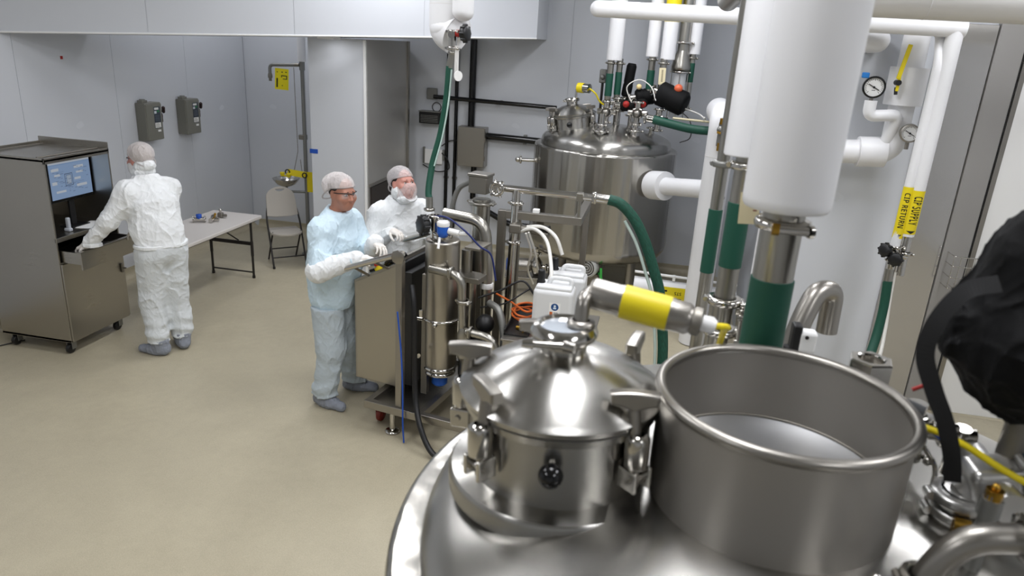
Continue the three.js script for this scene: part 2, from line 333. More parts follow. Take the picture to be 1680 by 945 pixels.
// ------------------------------------------------------------ computer cabinet at the left
{
  // local: front faces +x; origin at floor centre
  const cx = -5.145, cz = -5.175, W = 0.71, H0 = 0.12, H1 = 1.72, Dp = 0.71, hx = Dp / 2, hz = W / 2, th = 0.015;
  const t = thing('computer_cabinet', 'tall stainless steel rolling computer cabinet with open screen bay', 'cabinet', [cx, 0, cz]);
  const yS = 1.05;                                             // bottom of the screen bay
  mesh('side_panel', [bar(-hx, hx, H0, H1 - 0.02, hz - th, hz, 0.003)], M.steel, t);
  mesh('side_panel', [bar(-hx, hx, H0, H1 - 0.02, -hz, -hz + th, 0.003)], M.steel, t);
  mesh('back_panel', [bar(-hx, -hx + th, H0, H1 - 0.02, -hz + th, hz - th)], M.steel, t);
  mesh('bay_lining', [bar(-hx + th, -hx + th + 0.01, yS, H1 - 0.04, -hz + th, hz - th)], M.steel, t);
  mesh('base_panel', [bar(-hx, hx, H0, H0 + 0.02, -hz, hz)], M.steel, t);
  const top = mesh('top_panel', [bar(-hx, hx, H1 - 0.03, H1 - 0.015, -hz, hz), bar(hx - 0.015, hx, H1 - 0.05, H1 + 0.0, -hz, hz, 0.003), bar(-hx, -hx + 0.015, H1 - 0.03, H1 + 0.01, -hz, hz, 0.003), bar(-hx, hx, H1 - 0.03, H1, hz - 0.012, hz, 0.003), bar(-hx, hx, H1 - 0.03, H1 + 0.05, -hz, -hz + 0.015, 0.003)], M.steel, t);
  mesh('hinge_rod', [rod([hx - 0.09, H1 - 0.005, -hz + 0.03], [hx - 0.09, H1 - 0.005, hz - 0.03], 0.008)], M.steelDull, top); mesh('hinge_rod', [rod([-hx + 0.08, H1 - 0.005, -hz + 0.05], [-hx + 0.08, H1 - 0.005, hz - 0.05], 0.005)], M.steelDull, top); mesh('stop_peg', [box(0.02, 0.05, 0.02, -hx + 0.05, H1 + 0.012, hz - 0.2)], M.steelDull, top);
  mesh('shelf', [bar(-hx, hx - 0.002, yS - 0.02, yS, -hz + th, hz - th)], M.steel, t);
  mesh('shelf_lip', [bar(hx - 0.012, hx + 0.004, yS - 0.03, yS + 0.008, -hz, hz, 0.003)], M.steel, t);
  const door = mesh('door', [bar(hx, hx + 0.018, H0 + 0.015, 0.83, -hz + 0.005, hz - 0.005, 0.004)], M.steel, t);
  mesh('latch', [rbox(0.02, 0.09, 0.022, 0.006, hx + 0.03, 0.62, -hz + 0.05), rod([hx + 0.02, 0.62, -hz + 0.05], [hx + 0.07, 0.62, -hz + 0.05], 0.008)], M.steelDull, door);
  // keyboard drawer, pulled out
  const dr = sub('drawer', t, [0, 0, 0]);
  mesh('tray', [bar(hx - 0.3, hx + 0.2, 0.845, 0.86, -hz + 0.03, hz - 0.03), bar(hx - 0.3, hx + 0.2, 0.86, 0.945, hz - 0.045, hz - 0.03), bar(hx - 0.3, hx + 0.2, 0.86, 0.945, -hz + 0.03, -hz + 0.045)], M.steel, dr);
  mesh('drawer_front', [bar(hx + 0.19, hx + 0.205, 0.80, 0.955, -hz + 0.02, hz - 0.02, 0.003), bar(hx + 0.17, hx + 0.205, 0.945, 0.957, -hz + 0.02, hz - 0.02, 0.003)], M.steel, dr);
  mesh('divider', [bar(hx - 0.002, hx + 0.004, 0.83, 0.845, -hz, hz)], M.steelDull, t);
  for (const [x, z] of [[hx - 0.07, hz - 0.07], [-hx + 0.08, hz - 0.07], [hx - 0.07, -hz + 0.07], [-hx + 0.08, -hz + 0.07]]) {
    const c = sub('caster', t, [x, 0, z]);
    mesh('wheel', [turned([-0.02, 0.045, 0.02], [1, 0.045, 0.02], [[0, 0], [0.036, 0], [0.045, 0.008], [0.045, 0.032], [0.036, 0.04], [0, 0.04]])], M.black, c);
    mesh('fork', [rbox(0.006, 0.08, 0.05, 0.002, 0.026, 0.078, 0.005), rbox(0.006, 0.08, 0.05, 0.002, -0.026, 0.078, 0.005), rbox(0.085, 0.008, 0.085, 0.002, 0, 0.114, 0)], M.galv, c);
  }
  // monitor
  const mon = thing('monitor', 'black flat monitor showing a pale blue control screen inside the cabinet', 'monitor', [-4.985, yS, -5.27], 0);
  const scr = printMat(512, 320, (x, w, h) => {
    x.fillStyle = '#a9c6ef'; x.fillRect(0, 0, w, h); x.fillStyle = '#dfe9f6'; x.fillRect(0, 0, w, 26); x.fillStyle = '#9dbde9'; x.fillRect(0, 26, w, 10);
    x.strokeStyle = '#54637c'; x.lineWidth = 5; x.strokeRect(185, 118, 92, 100); x.fillStyle = '#c9d9ee'; x.fillRect(205, 130, 56, 76); x.lineWidth = 3; x.strokeRect(205, 130, 56, 76);
    x.fillStyle = '#e7effa'; for (const [a, b, c, d] of [[30, 60, 90, 24], [60, 110, 70, 18], [24, 170, 60, 26], [310, 60, 120, 22], [330, 110, 90, 16], [300, 160, 80, 20], [320, 220, 130, 22], [60, 250, 120, 18]]) x.fillRect(a, b, c, d);
    x.fillStyle = '#5b6f93'; for (let i = 0; i < 34; i++) x.fillRect(30 + (i * 97) % 430, 56 + (i * 53) % 220, 12 + (i * 31) % 34, 3);
    x.strokeStyle = '#7d95bb'; x.lineWidth = 2; for (const p of [[40, 95, 180, 95], [280, 165, 300, 165], [120, 190, 185, 190], [277, 200, 420, 200], [230, 218, 230, 262]]) { x.beginPath(); x.moveTo(p[0], p[1]); x.lineTo(p[2], p[3]); x.stroke(); }
  }, 0.3);
  scr.emissive = new THREE.Color(0xffffff); scr.emissiveMap = scr.map; scr.emissiveIntensity = 0.55; scr.color = new THREE.Color(0x222222);
  mesh('housing', [rbox(0.03, 0.37, 0.475, 0.008, -0.012, 0.42, 0)], M.blackGloss, mon);
  const pl = new THREE.PlaneGeometry(0.452, 0.325); pl.rotateY(PI / 2); pl.translate(0.0045, 0.425, 0); mesh('screen', [pl], scr, mon);
  mesh('stand', [rbox(0.02, 0.26, 0.06, 0.006, -0.03, 0.14, 0), rbox(0.14, 0.012, 0.2, 0.005, -0.02, 0.006, 0)], M.black, mon);
  const sl = new THREE.RectAreaLight(0xbcd3f5, 0.5, 0.45, 0.32); sl.position.set(-4.975, yS + 0.425, -5.27); sl.rotation.y = -PI / 2; scene.add(sl); sl.name = 'monitor_light';
  // things in and on the bay
  const sh = tag(mesh('paper_sheet', [box(0.15, 0.003, 0.27, 0, 0, 0)], M.paper), 'white paper sheet lying on the cabinet shelf', 'paper'); sh.position.set(-4.89, yS + 0.003, -5.33); sh.rotation.y = 0.25;
  const pen = tag(mesh('pen', [rod([0, 0, -0.06], [0, 0, 0.06], 0.006)], M.red), 'red pen on the paper in the cabinet', 'pen'); pen.position.set(-4.84, yS + 0.011, -5.36); pen.rotation.y = 0.9;
  const kb = thing('keyboard', 'black keyboard lying in the pulled out cabinet drawer', 'keyboard', [-4.8, 0.862, -5.2]);
  mesh('case', [rbox(0.15, 0.02, 0.42, 0.006, 0, 0.01, 0)], M.black, kb);
  for (let i = 0; i < 4; i++) mesh('key_row', Array.from({ length: 13 }, (_, j) => rbox(0.024, 0.008, 0.024, 0.003, -0.05 + i * 0.032, 0.023, -0.186 + j * 0.031, 0, 0, 0, 1)), M.darkMetal, kb);
  const ms = tag(mesh('scanner', [rbox(0.06, 0.03, 0.04, 0.01, 0, 0.015, 0), rbox(0.03, 0.1, 0.03, 0.008, 0.005, 0.07, 0)], std(0xc6cbd2, 0.4)), 'small pale grey handset standing under the monitor', 'handset'); ms.position.set(-4.9, yS + 0.001, -5.08);
  tag(mesh('power_cord', [spline([[XL + 0.03, 0.55, -5.05], [-5.7, 0.5, -4.95], [-5.6, 0.52, -4.9], [-5.52, 0.56, -4.92]], 0.007, 24, 8)], M.black), 'black cord hanging between wall and cabinet', 'cord');
  tag(mesh('floor_cord', [spline([[XL + 0.12, 0.007, -4.5], [-5.6, 0.007, -4.6], [-5.55, 0.007, -4.72], [-5.42, 0.007, -4.95]], 0.006, 30, 8)], M.black), 'thin black cable on the floor beside the cabinet', 'cord');
}
// ------------------------------------------------------------ folding table and what lies on it
{
  const x0 = -5.09, x1 = -4.46, z0 = -7.42, z1 = -5.96, xc = (x0 + x1) / 2, zc = (z0 + z1) / 2;
  const t = thing('folding_table', 'long folding table with pale plastic top and dark metal legs', 'table', [xc, 0, zc]);
  const w = x1 - x0, l = z1 - z0;
  mesh('table_top', [rbox(w, 0.042, l, 0.012, 0, 0.709, 0)], M.tableTop, t);
  mesh('apron', [bar(-w / 2 + 0.05, w / 2 - 0.05, 0.665, 0.688, -l / 2 + 0.05, -l / 2 + 0.07), bar(-w / 2 + 0.05, -w / 2 + 0.07, 0.665, 0.688, -l / 2 + 0.07, l / 2 - 0.07), bar(w / 2 - 0.07, w / 2 - 0.05, 0.665, 0.688, -l / 2 + 0.07, l / 2 - 0.07)], M.darkMetal, t);
  for (const [lz, s] of [[-l / 2 + 0.17, 1], [l / 2 - 0.05, -1]]) for (const lx of [-w / 2 + 0.05, w / 2 - 0.05]) mesh('leg', [rod([lx, 0, lz], [lx, 0.68, lz], 0.0135), turned([lx, 0, lz], [lx, 1, lz], [[0, 0], [0.018, 0], [0.018, 0.03], [0.0135, 0.03]], 12), rod([lx, 0.27, lz], [lx, 0.45, lz], 0.017)], M.darkMetal, t);
  for (const lz of [-l / 2 + 0.17, l / 2 - 0.05]) { mesh('cross_bar', [rod([-w / 2 + 0.05, 0.07, lz], [w / 2 - 0.05, 0.07, lz], 0.009)], M.darkMetal, t); mesh('cross_bar', [bar(-w / 2 + 0.05, w / 2 - 0.05, 0.4, 0.44, lz - 0.008, lz + 0.008)], M.darkMetal, t); }
  mesh('brace', [rod([w / 2 - 0.06, 0.66, l / 2 - 0.07], [w / 2 - 0.3, 0.05, l / 2 - 0.36], 0.011), rod([0.1, 0.66, -l / 2 + 0.5], [0.1, 0.45, -l / 2 + 0.18], 0.008)], M.darkMetal, t);
  mesh('lock', [rbox(0.05, 0.07, 0.05, 0.01, w / 2 - 0.06, 0.645, l / 2 - 0.06)], M.steelDull, t);
  // small valves on the table
  const part = (name, label, x, z, turn, build) => { const q = thing(name, label, 'valve', [x, 0.731, z], turn); build(q); };
  part('small_valve', 'small steel valve with blue cap lying on the table', -4.88, -6.84, 0.5, q => { mesh('body', [rod([-0.06, 0.035, 0], [0.06, 0.035, 0], 0.026), torus(0.033, 0.008, [-0.06, 0.035, 0], [1, 0.035, 0]), torus(0.033, 0.008, [0.06, 0.035, 0], [1, 0.035, 0])], M.polish, q); mesh('cap', [turned([0, 0.04, 0], [0, 1, 0], [[0.024, 0], [0.03, 0.02], [0.03, 0.05], [0, 0.055]])], M.blueTape, q); });
  part('small_valve', 'polished steel tee fitting with wing nut on the table', -4.77, -6.92, 1.9, q => { mesh('body', [rod([-0.07, 0.032, 0], [0.07, 0.032, 0], 0.024), rod([0, 0.03, 0], [0, 0.03, 0.07], 0.02), torus(0.03, 0.008, [0.07, 0.032, 0], [1, 0.032, 0])], M.polish, q); mesh('wing_nut', [rod([0, 0.05, 0.02], [0.01, 0.08, 0.03], 0.009), ball(0.014, 0.012, 0.085, 0.03)], M.brass, q); });
  part('small_valve', 'small grey regulator body lying beside the table parts', -4.80, -7.12, 0.2, q => { mesh('body', [rbox(0.06, 0.06, 0.06, 0.015, 0, 0.031, 0), rod([0, 0.03, 0], [0.07, 0.03, 0.01], 0.016)], M.steelDull, q); mesh('knob', [turned([0, 0.06, 0], [0, 1, 0], [[0.014, 0], [0.014, 0.02], [0.02, 0.025], [0.02, 0.04], [0, 0.045]])], M.polish, q); });
}
// ------------------------------------------------------------ folding chair
{
  const t = thing('folding_chair', 'beige plastic folding chair with dark tube frame under the eyewash', 'chair', [-4.46, 0, -7.93], 42 * D2R); t.scale.setScalar(0.95);
  // local: sitter faces +z
  const w = 0.21, F = M.darkMetal;
  const front = s => [[s * w, 0, 0.22], [s * w, 0.42, 0.02], [s * w, 0.62, -0.1], [s * 0.15, 0.86, -0.19], [s * 0.07, 0.9, -0.205], [0, 0.905, -0.207]];
  for (const s of [-1, 1]) { mesh('frame_tube', [pipe(front(s), 0.012, 0.12)], F, t); mesh('rear_leg', [pipe([[s * (w - 0.03), 0, -0.24], [s * (w - 0.03), 0.45, 0.1]], 0.011)], F, t); mesh('foot_cap', [turned([s * w, 0, 0.22], [s * w, 1, 0.0], [[0, 0], [0.016, 0], [0.016, 0.03], [0.012, 0.03]], 10)], M.black, t); }
  mesh('stretcher', [pipe([[-w, 0.13, 0.158], [w, 0.13, 0.158]], 0.009)], F, t);
  mesh('stretcher', [pipe([[-w + 0.03, 0.18, -0.1], [w - 0.03, 0.18, -0.1]], 0.009)], F, t);
  const sp = []; for (let i = 0; i <= 24; i++) { const a = i / 24 * PI; sp.push([Math.cos(a) * 0.2 * (1 - 0.08 * Math.sin(a)), 0.06 + Math.sin(a) * 0.15]); } sp.push([-0.19, -0.2], [0.19, -0.2]);
  const seat = extrude(sp, 0.03, 0.008); seat.rotateX(PI / 2); seat.translate(0, 0.435, 0.02); mesh('seat', [seat], M.chairPlastic, t);
  const bp = []; for (let i = 0; i <= 20; i++) { const a = i / 20 * PI; bp.push([Math.cos(a) * 0.185, 0.12 + Math.sin(a) * 0.14]); } bp.push([-0.2, -0.12], [-0.1, -0.135], [0.1, -0.135], [0.2, -0.12]);
  const hole = []; for (let i = 0; i <= 12; i++) { const a = i / 12 * PI; hole.push([Math.cos(a + PI) * 0.055, 0.225 + Math.sin(a + PI) * 0.025]); }
  const back = extrude(bp, 0.022, 0.006, [hole]); back.rotateX(-20 * D2R); back.translate(0, 0.74, -0.135); mesh('backrest', [back], M.chairPlastic, t);
}
// ------------------------------------------------------------ disconnect switches on the left wall
function disconnect(z, label) {
  const t = thing('disconnect_switch', label, 'switch box', [XL + 0.006, 1.72, z]);
  mesh('enclosure', [rbox(0.13, 0.42, 0.27, 0.01, 0.065, 0, 0), rbox(0.07, 0.035, 0.09, 0.008, 0.06, 0.222, 0.08)], std(0x807f76, 0.5, { metalness: 0.35 }), t);
  mesh('cover', [rbox(0.012, 0.4, 0.255, 0.004, 0.134, -0.004, 0)], std(0x86857b, 0.5, { metalness: 0.35 }), t);
  const pm = printMat(128, 256, (x, w, h) => { x.fillStyle = '#3b4550'; x.fillRect(0, 0, w, h); x.fillStyle = '#e8e8e4'; x.fillRect(14, 10, 84, 26); x.fillStyle = '#2f7d4c'; x.fillRect(64, 44, 44, 22); x.fillStyle = '#d4d8dc'; x.fillRect(10, 50, 44, 30); x.fillStyle = '#161a22'; x.fillRect(8, 92, 112, 88); x.fillStyle = '#7b8796'; for (let i = 0; i < 6; i++) x.fillRect(16, 100 + i * 13, 96, 4); x.fillStyle = '#f0efe9'; x.fillRect(8, 190, 112, 60); x.fillStyle = '#555'; for (let i = 0; i < 4; i++) x.fillRect(16, 200 + i * 12, 70 + (i * 17) % 26, 4); });
  const pl = new THREE.PlaneGeometry(0.11, 0.24); pl.rotateY(PI / 2); pl.translate(0.1408, 0.045, -0.045); mesh('nameplate', [pl], pm, t);
  mesh('sticker', [box(0.002, 0.022, 0.05, 0.141, -0.105, -0.06)], M.paper, t);
  mesh('handle', [rod([0.1, 0.05, -0.14], [0.1, 0.05, -0.165], 0.022), rbox(0.03, 0.1, 0.02, 0.006, 0.1, 0.03, -0.165), rbox(0.035, 0.09, 0.03, 0.01, 0.12, 0.12, -0.185, 0.5, 0, -0.5)], std(0x2a0f10, 0.5), t);
  mesh('conduit_hub', [rod([0.06, 0.235, 0.08], [0.06, 0.25, 0.08], 0.03)], M.galv, t);
}
disconnect(-7.32, 'grey disconnect switch box on the left wall, nearer to the cabinet');
disconnect(-8.03, 'grey disconnect switch box on the left wall, nearer to the room corner');
// ------------------------------------------------------------ emergency shower
{
  const X = -4.39, Z = -8.4, bx = X, t = thing('emergency_shower', 'grey pipe emergency shower with eyewash bowl in the corner', 'shower', [X, 0, Z]);
  mesh('riser', [rod([0, 0, 0], [0, 2.66, 0], 0.024), turned([0, 0, 0], [0, 1, 0], [[0, 0], [0.09, 0], [0.09, 0.012], [0.04, 0.02], [0.03, 0.05], [0, 0.05]]), rod([0, 1.5, 0], [0, 1.56, 0], 0.034), rod([0, 2.34, 0], [0, 2.46, 0], 0.034)], M.galv, t);
  mesh('arm', [pipe([[0, 2.4, 0], [-0.41, 2.38, 0.04], [-0.41, 2.28, 0.04]], 0.02, 0.05)], M.galv, t);
  mesh('shower_head', [turned([-0.41, 2.28, 0.04], [-0.41, 1, 0.04], [[0.022, 0], [0.028, 0.02], [0.028, 0.05], [0.018, 0.06], [0.018, 0.09], [0, 0.09]])], M.steelDull, t);
  mesh('pull_rod', [pipe([[-0.09, 2.37, 0.04], [-0.08, 1.35, 0.04], [-0.16, 1.03, 0.04], [-0.03, 1.05, 0.04], [-0.05, 1.25, 0.04]], 0.004, 0.02, 6)], M.steelDull, t);
  mesh('valve', [rbox(0.07, 0.06, 0.05, 0.01, -0.03, 1.53, 0.02)], M.steelDull, t); mesh('valve', [rod([-0.03, 2.4, 0.02], [-0.08, 2.4, 0.03], 0.02)], M.steelDull, t);
  const bowl = mesh('eyewash_bowl', [lathe([[0, 0], [0.05, 0.004], [0.11, 0.035], [0.15, 0.08], [0.165, 0.1], [0.17, 0.1], [0.155, 0.075], [0.115, 0.027], [0.05, -0.004], [0, -0.006]], -0.24, 0.9, 0.08, 40)], M.polish, t);
  mesh('bowl_pipe', [pipe([[0, 0.83, 0], [-0.24, 0.83, 0.08], [-0.24, 0.9, 0.08]], 0.016, 0.03)], M.galv, t);
  mesh('eyewash_nozzle', [pipe([[-0.3, 1.03, 0.06], [-0.19, 1.03, 0.1]], 0.01), turned([-0.3, 1.02, 0.06], [-0.3, 2, 0.06], [[0.02, 0], [0.03, 0.03], [0.03, 0.05], [0, 0.055]]), turned([-0.19, 1.02, 0.1], [-0.19, 2, 0.1], [[0.02, 0], [0.03, 0.03], [0.03, 0.05], [0, 0.055]])], M.yellow, t);
  mesh('push_flag', [rbox(0.24, 0.08, 0.006, 0.002, -0.1, 1.07, 0.06, -0.3, 0.1, -0.1)], M.yellow, t);
  mesh('flag_hole_ring', [torus(0.03, 0.008, [-0.22, 1.08, 0.07], [-0.22, 1.08, 1]), torus(0.03, 0.008, [0.02, 1.06, 0.08], [0.02, 1.06, 1])], M.black, t);
  const sign = (w, h) => printMat(128, 192, (x) => { x.fillStyle = '#f4e411'; x.fillRect(0, 0, 128, 192); x.fillStyle = '#1c1a08'; x.fillRect(14, 90, 14, 84); x.fillRect(58, 60, 56, 8); x.fillRect(58, 60, 8, 20); x.fillRect(106, 60, 8, 34); x.fillRect(74, 90, 40, 6); x.fillRect(60, 28, 14, 8); x.fillRect(96, 26, 14, 8); x.fillRect(16, 30, 10, 8); x.fillRect(66, 150, 8, 8); });
  const s1 = tag(mesh('shower_sign', [pbox(0.17, 0.25, 0.003, 0, 0, 0)], sign()), 'yellow tag sign hanging from the emergency shower arm', 'sign'); s1.position.set(-4.64, 2.22, -8.35); s1.rotation.set(0, 0.15, -0.06);
  const s2 = tag(mesh('eyewash_sign', [box(0.1, 0.26, 0.003, 0, 0, 0)], M.yellow), 'yellow sign on the riser pipe behind the eyewash bowl', 'sign'); s2.position.set(-4.31, 0.97, -8.365); s2.rotation.y = 0.1;
  tag(mesh('insulated_riser', [clathe([[0, 0], [0.048, 0], [0.05, 0.004], [0.05, 0.3]], 24).map(g => g.translate(X, 2.44, Z))], M.insul), 'short white insulated pipe above the emergency shower', 'pipe');
  const bt = tag(mesh('blue_tape', [box(0.1, 0.05, 0.002, -3.905, 1.488, -7.678)], M.blueTape), 'strip of blue tape stuck on the bright chase wall', 'tape');
  const rs = tag(mesh('red_sticker', [box(0.002, 0.03, 0.03, XL + 0.008, 2.42, -6.25)], M.red), 'tiny red dot sticker high on the left wall', 'sticker');
}
// ------------------------------------------------------------ conduits and boxes on the back wall
const ZW = ZB + 0.006;
{
  const clip = (x, y, z, h = 0.05) => rbox(0.07, 0.03, 0.03, 0.004, x, y, z);
  const conduit = (label, pts, r, clips, cat = 'conduit') => { const t = thing('conduit', label, cat); mesh('tube', [pipe(pts, r, 0.08)], M.blackGloss, t); for (const c of clips) mesh('clip', [c], M.galv, t); };
  conduit('thick black conduit running down the back wall into the steel box', [[-2.49, 2.86, -9.38], [-2.49, 1.72, -9.38]], 0.045, [rbox(0.12, 0.04, 0.05, 0.004, -2.49, 2.05, -9.41)]);
  conduit('slim black conduit down the back wall, beside the green hose', [[-2.71, 2.86, -9.41], [-2.71, 0.3, -9.41]], 0.024, [clip(-2.71, 2.05, -9.42), clip(-2.71, 1.0, -9.42)]);
  conduit('slim black conduit down the back wall, beside the thick conduit', [[-2.83, 2.86, -9.41], [-2.83, 0.3, -9.41]], 0.024, [clip(-2.83, 2.05, -9.42), clip(-2.83, 1.0, -9.42)]);
  conduit('thin black horizontal pipe along the back wall towards the tank', [[-3.0, 2.07, -9.33], [-1.35, 2.04, -9.33]], 0.028, [rbox(0.03, 0.05, 0.1, 0.004, -2.1, 2.055, -9.39)]);
  conduit('thick black horizontal conduit leaving the side of the steel box', [[-2.26, 1.61, -9.36], [-1.2, 1.59, -9.36]], 0.045, [rbox(0.04, 0.12, 0.08, 0.004, -1.75, 1.6, -9.4)]);
  conduit('black conduit curving out below the steel wall box', [[-2.42, 1.2, -9.34], [-2.42, 0.7, -9.34], [-1.9, 0.45, -9.34], [-0.9, 0.42, -9.34]], 0.04, []);
  const eb = thing('junction_box', 'large square stainless junction box on the back wall', 'box', [-2.45, 1.46, ZW]);
  mesh('enclosure', [rbox(0.37, 0.52, 0.18, 0.006, 0, 0, 0.09)], M.steelFlat, eb); mesh('lid', [rbox(0.36, 0.51, 0.012, 0.004, 0, 0, 0.187)], M.steelFlat, eb);
  mesh('hinge', [rod([-0.187, -0.2, 0.18], [-0.187, 0.2, 0.18], 0.006)], M.steelDull, eb); mesh('latch', [rbox(0.02, 0.06, 0.02, 0.004, 0.185, 0.1, 0.18), rbox(0.02, 0.06, 0.02, 0.004, 0.185, -0.14, 0.18)], M.steelDull, eb);
  const wr = thing('network_switch', 'small black rack device on the wall beside the green hose', 'device', [-3.05, 1.79, ZW]);
  mesh('case', [rbox(0.29, 0.15, 0.14, 0.01, 0, 0, 0.07)], M.black, wr); for (let i = 0; i < 5; i++) mesh('vent_slat', [box(0.24, 0.006, 0.004, 0, -0.05 + i * 0.02, 0.142)], M.galv, wr); mesh('top_bracket', [rbox(0.3, 0.012, 0.15, 0.003, 0, 0.083, 0.075)], M.galv, wr);
  tag(mesh('coiled_cable', [torus(0.06, 0.006, [-2.98, 1.93, -9.4], [-2.98, 1.93, 0]), spline([[-3.0, 1.87, -9.38], [-2.92, 1.8, -9.34], [-2.87, 1.9, -9.36], [-2.8, 2.0, -9.38]], 0.008, 24, 8)], M.darkMetal), 'coil of dark cable above the black wall device', 'cable');
  const wb = thing('outlet_box', 'white wall box with cables behind the green hose', 'box', [-3.01, 1.27, ZW]);
  mesh('case', [rbox(0.25, 0.2, 0.06, 0.01, 0, 0, 0.03)], M.white, wb); mesh('bracket', [rbox(0.03, 0.22, 0.03, 0.006, -0.14, 0.01, 0.03)], M.galv, wb); mesh('bracket', [rbox(0.03, 0.14, 0.03, 0.006, 0.14, 0.03, 0.03)], M.galv, wb); mesh('cord', [spline([[0.12, 0.06, 0.06], [0.2, -0.02, 0.05], [0.22, -0.15, 0.05], [0.05, -0.2, 0.05], [-0.15, -0.12, 0.05]], 0.008, 24, 8)], M.black, wb);
  tag(mesh('wall_socket', [rbox(0.14, 0.14, 0.05, 0.008, -3.05, 2.1, -9.42)], M.galv), 'small grey socket plate high on the back wall', 'socket');
  tag(mesh('data_cable', [spline([[-2.9, 1.42, -9.4], [-2.78, 1.5, -9.4], [-2.66, 1.52, -9.39], [-2.6, 1.62, -9.37]], 0.007, 20, 8)], M.darkMetal), 'thin dark cable running into the steel junction box', 'cable');
}
// ------------------------------------------------------------ insulated drop with valve and green hose over the skid
const ferrule = (a, b, r, w = 0.012) => turned(a, b, [[r, -w], [r * 1.35, -w * 0.6], [r * 1.35, w * 0.6], [r, w]], 20);
function clampRing(p, dir, r) {                                            // sanitary clamp: band, hinge and wing nut
  const a = arr(p), d = arr(dir).normalize(), s = V(0, 0, 0).crossVectors(d, Math.abs(d.y) > 0.8 ? V(0, 0, 1) : V(0, 1, 0)).normalize(), q = a.clone().add(d);
  const e = a.clone().addScaledVector(s, r * 1.5), f = V(0, 0, 0).crossVectors(s, d).normalize();
  return [turned(a, q, [[r, -0.012], [r * 1.42, -0.011], [r * 1.46, -0.004], [r * 1.46, 0.004], [r * 1.42, 0.011], [r, 0.012]], 22), rod(e.clone().addScaledVector(f, -0.02), e.clone().addScaledVector(f, 0.03), 0.008, 0.008, 8), ball(0.012, ...e.clone().addScaledVector(f, 0.034).toArray(), 1, 1, 1, 8, 6), rod(a.clone().addScaledVector(s, -r * 1.55).addScaledVector(f, -0.012), a.clone().addScaledVector(s, -r * 1.55).addScaledVector(f, 0.012), 0.009, 0.009, 8)];
}
function handwheel(parent, p, dir, R, mat = M.black, name = 'handwheel') {
  const a = arr(p), d = arr(dir).normalize(), b = a.clone().add(d), gs = [];
  gs.push(turned(a, b, [[0, 0], [R * 0.55, 0], [R * 0.9, R * 0.25], [R, R * 0.45], [R, R * 0.8], [R * 0.85, R * 1.05], [R * 0.4, R * 1.15], [0, R * 1.15]], 24));
  const s = V(0, 0, 0).crossVectors(d, Math.abs(d.y) > 0.8 ? V(1, 0, 0) : V(0, 1, 0)).normalize(), f = V(0, 0, 0).crossVectors(d, s);
  for (let i = 0; i < 8; i++) { const t = i / 8 * 2 * PI, c = a.clone().addScaledVector(s, Math.cos(t) * R * 0.98).addScaledVector(f, Math.sin(t) * R * 0.98); gs.push(rod(c.clone().addScaledVector(d, R * 0.35), c.clone().addScaledVector(d, R * 0.95), R * 0.16, R * 0.16, 8)); }
  return mesh(name, gs, mat, parent);
}
{
  const t = thing('insulated_drop_pipe', 'white insulated pipe hanging over the steel skid with a hand valve', 'pipe');
  mesh('insulation', [pipe([[-1.57, CEIL - 0.01, -5.2], [-1.57, 2.86, -5.2], [-1.5, 2.83, -5.17]], 0.14, 0.05, 28), ball(0.139, -1.565, 2.87, -5.19, 1, 0.72, 1, 28, 16)], M.insul, t);
  mesh('seam', [turned([-1.57, 3.03, -5.2], [-1.57, 9, -5.2], [[0.1405, -0.002], [0.1412, 0], [0.1405, 0.002]], 28)], M.insulDull, t);
  mesh('branch_insulation', [pipe([[-1.45, 3.25, -5.12], [-1.44, 2.98, -5.1]], 0.075, 0.05, 22), ball(0.075, -1.44, 2.98, -5.1, 1, 0.8, 1, 22, 12)], M.insul, t);
  mesh('valve_body', [rod([-1.49, 2.86, -5.04], [-1.49, 2.70, -5.04], 0.03), rod([-1.49, 2.83, -5.14], [-1.49, 2.83, -5.0], 0.025), ...clampRing([-1.49, 2.74, -5.04], [0, 1, 0], 0.03), ...clampRing([-1.49, 2.85, -5.04], [0, 1, 0], 0.028), rod([-1.49, 2.83, -5.04], [-1.42, 2.84, -5.02], 0.016)], M.polish, t);
  handwheel(t, [-1.43, 2.84, -5.02], [1, 0.05, 0.2], 0.055);
  mesh('bonnet', [rod([-1.46, 2.84, -5.03], [-1.43, 2.84, -5.02], 0.024)], M.red, t);
  const h = thing('transfer_hose', 'long green hose hanging from the insulated pipe down to the filter', 'hose');
  mesh('hose', [spline([[-1.51, 2.62, -5.04], [-1.525, 2.4, -5.04], [-1.56, 2.15, -5.03], [-1.61, 1.92, -5.0], [-1.615, 1.72, -4.94], [-1.605, 1.69, -4.93]], 0.024, 40, 14)], M.green, h);
  mesh('end_fitting', [rod([-1.49, 2.72, -5.04], [-1.51, 2.61, -5.04], 0.024), ferrule([-1.49, 2.71, -5.04], [-1.49, 3, -5.04], 0.025)], M.hoseFit, h);
  mesh('end_fitting', [rod([-1.605, 1.70, -4.93], [-1.6, 1.61, -4.92], 0.026), ferrule([-1.6, 1.61, -4.92], [-1.6, 2, -4.92], 0.03)], M.hoseFit, h);
  mesh('stripe', [spline([[-1.487, 2.6, -5.02], [-1.502, 2.4, -5.02], [-1.537, 2.15, -5.01], [-1.588, 1.92, -4.98]], 0.006, 30, 6)], std(0xb9d0c8, 0.6), h);
  const tg = thing('pipe_tag', 'round white paper tag hanging under the hand valve', 'tag'); mesh('disc', [rod([-1.435, 2.56, -5.0], [-1.43, 2.56, -4.996], 0.035, 0.035, 20)], M.paper, tg); mesh('string', [rod([-1.435, 2.595, -5.0], [-1.46, 2.73, -5.02], 0.002, 0.002, 5)], M.paper, tg); mesh('strip', [box(0.03, 0.2, 0.002, -1.45, 2.66, -5.01)], M.insulDull, tg);
}
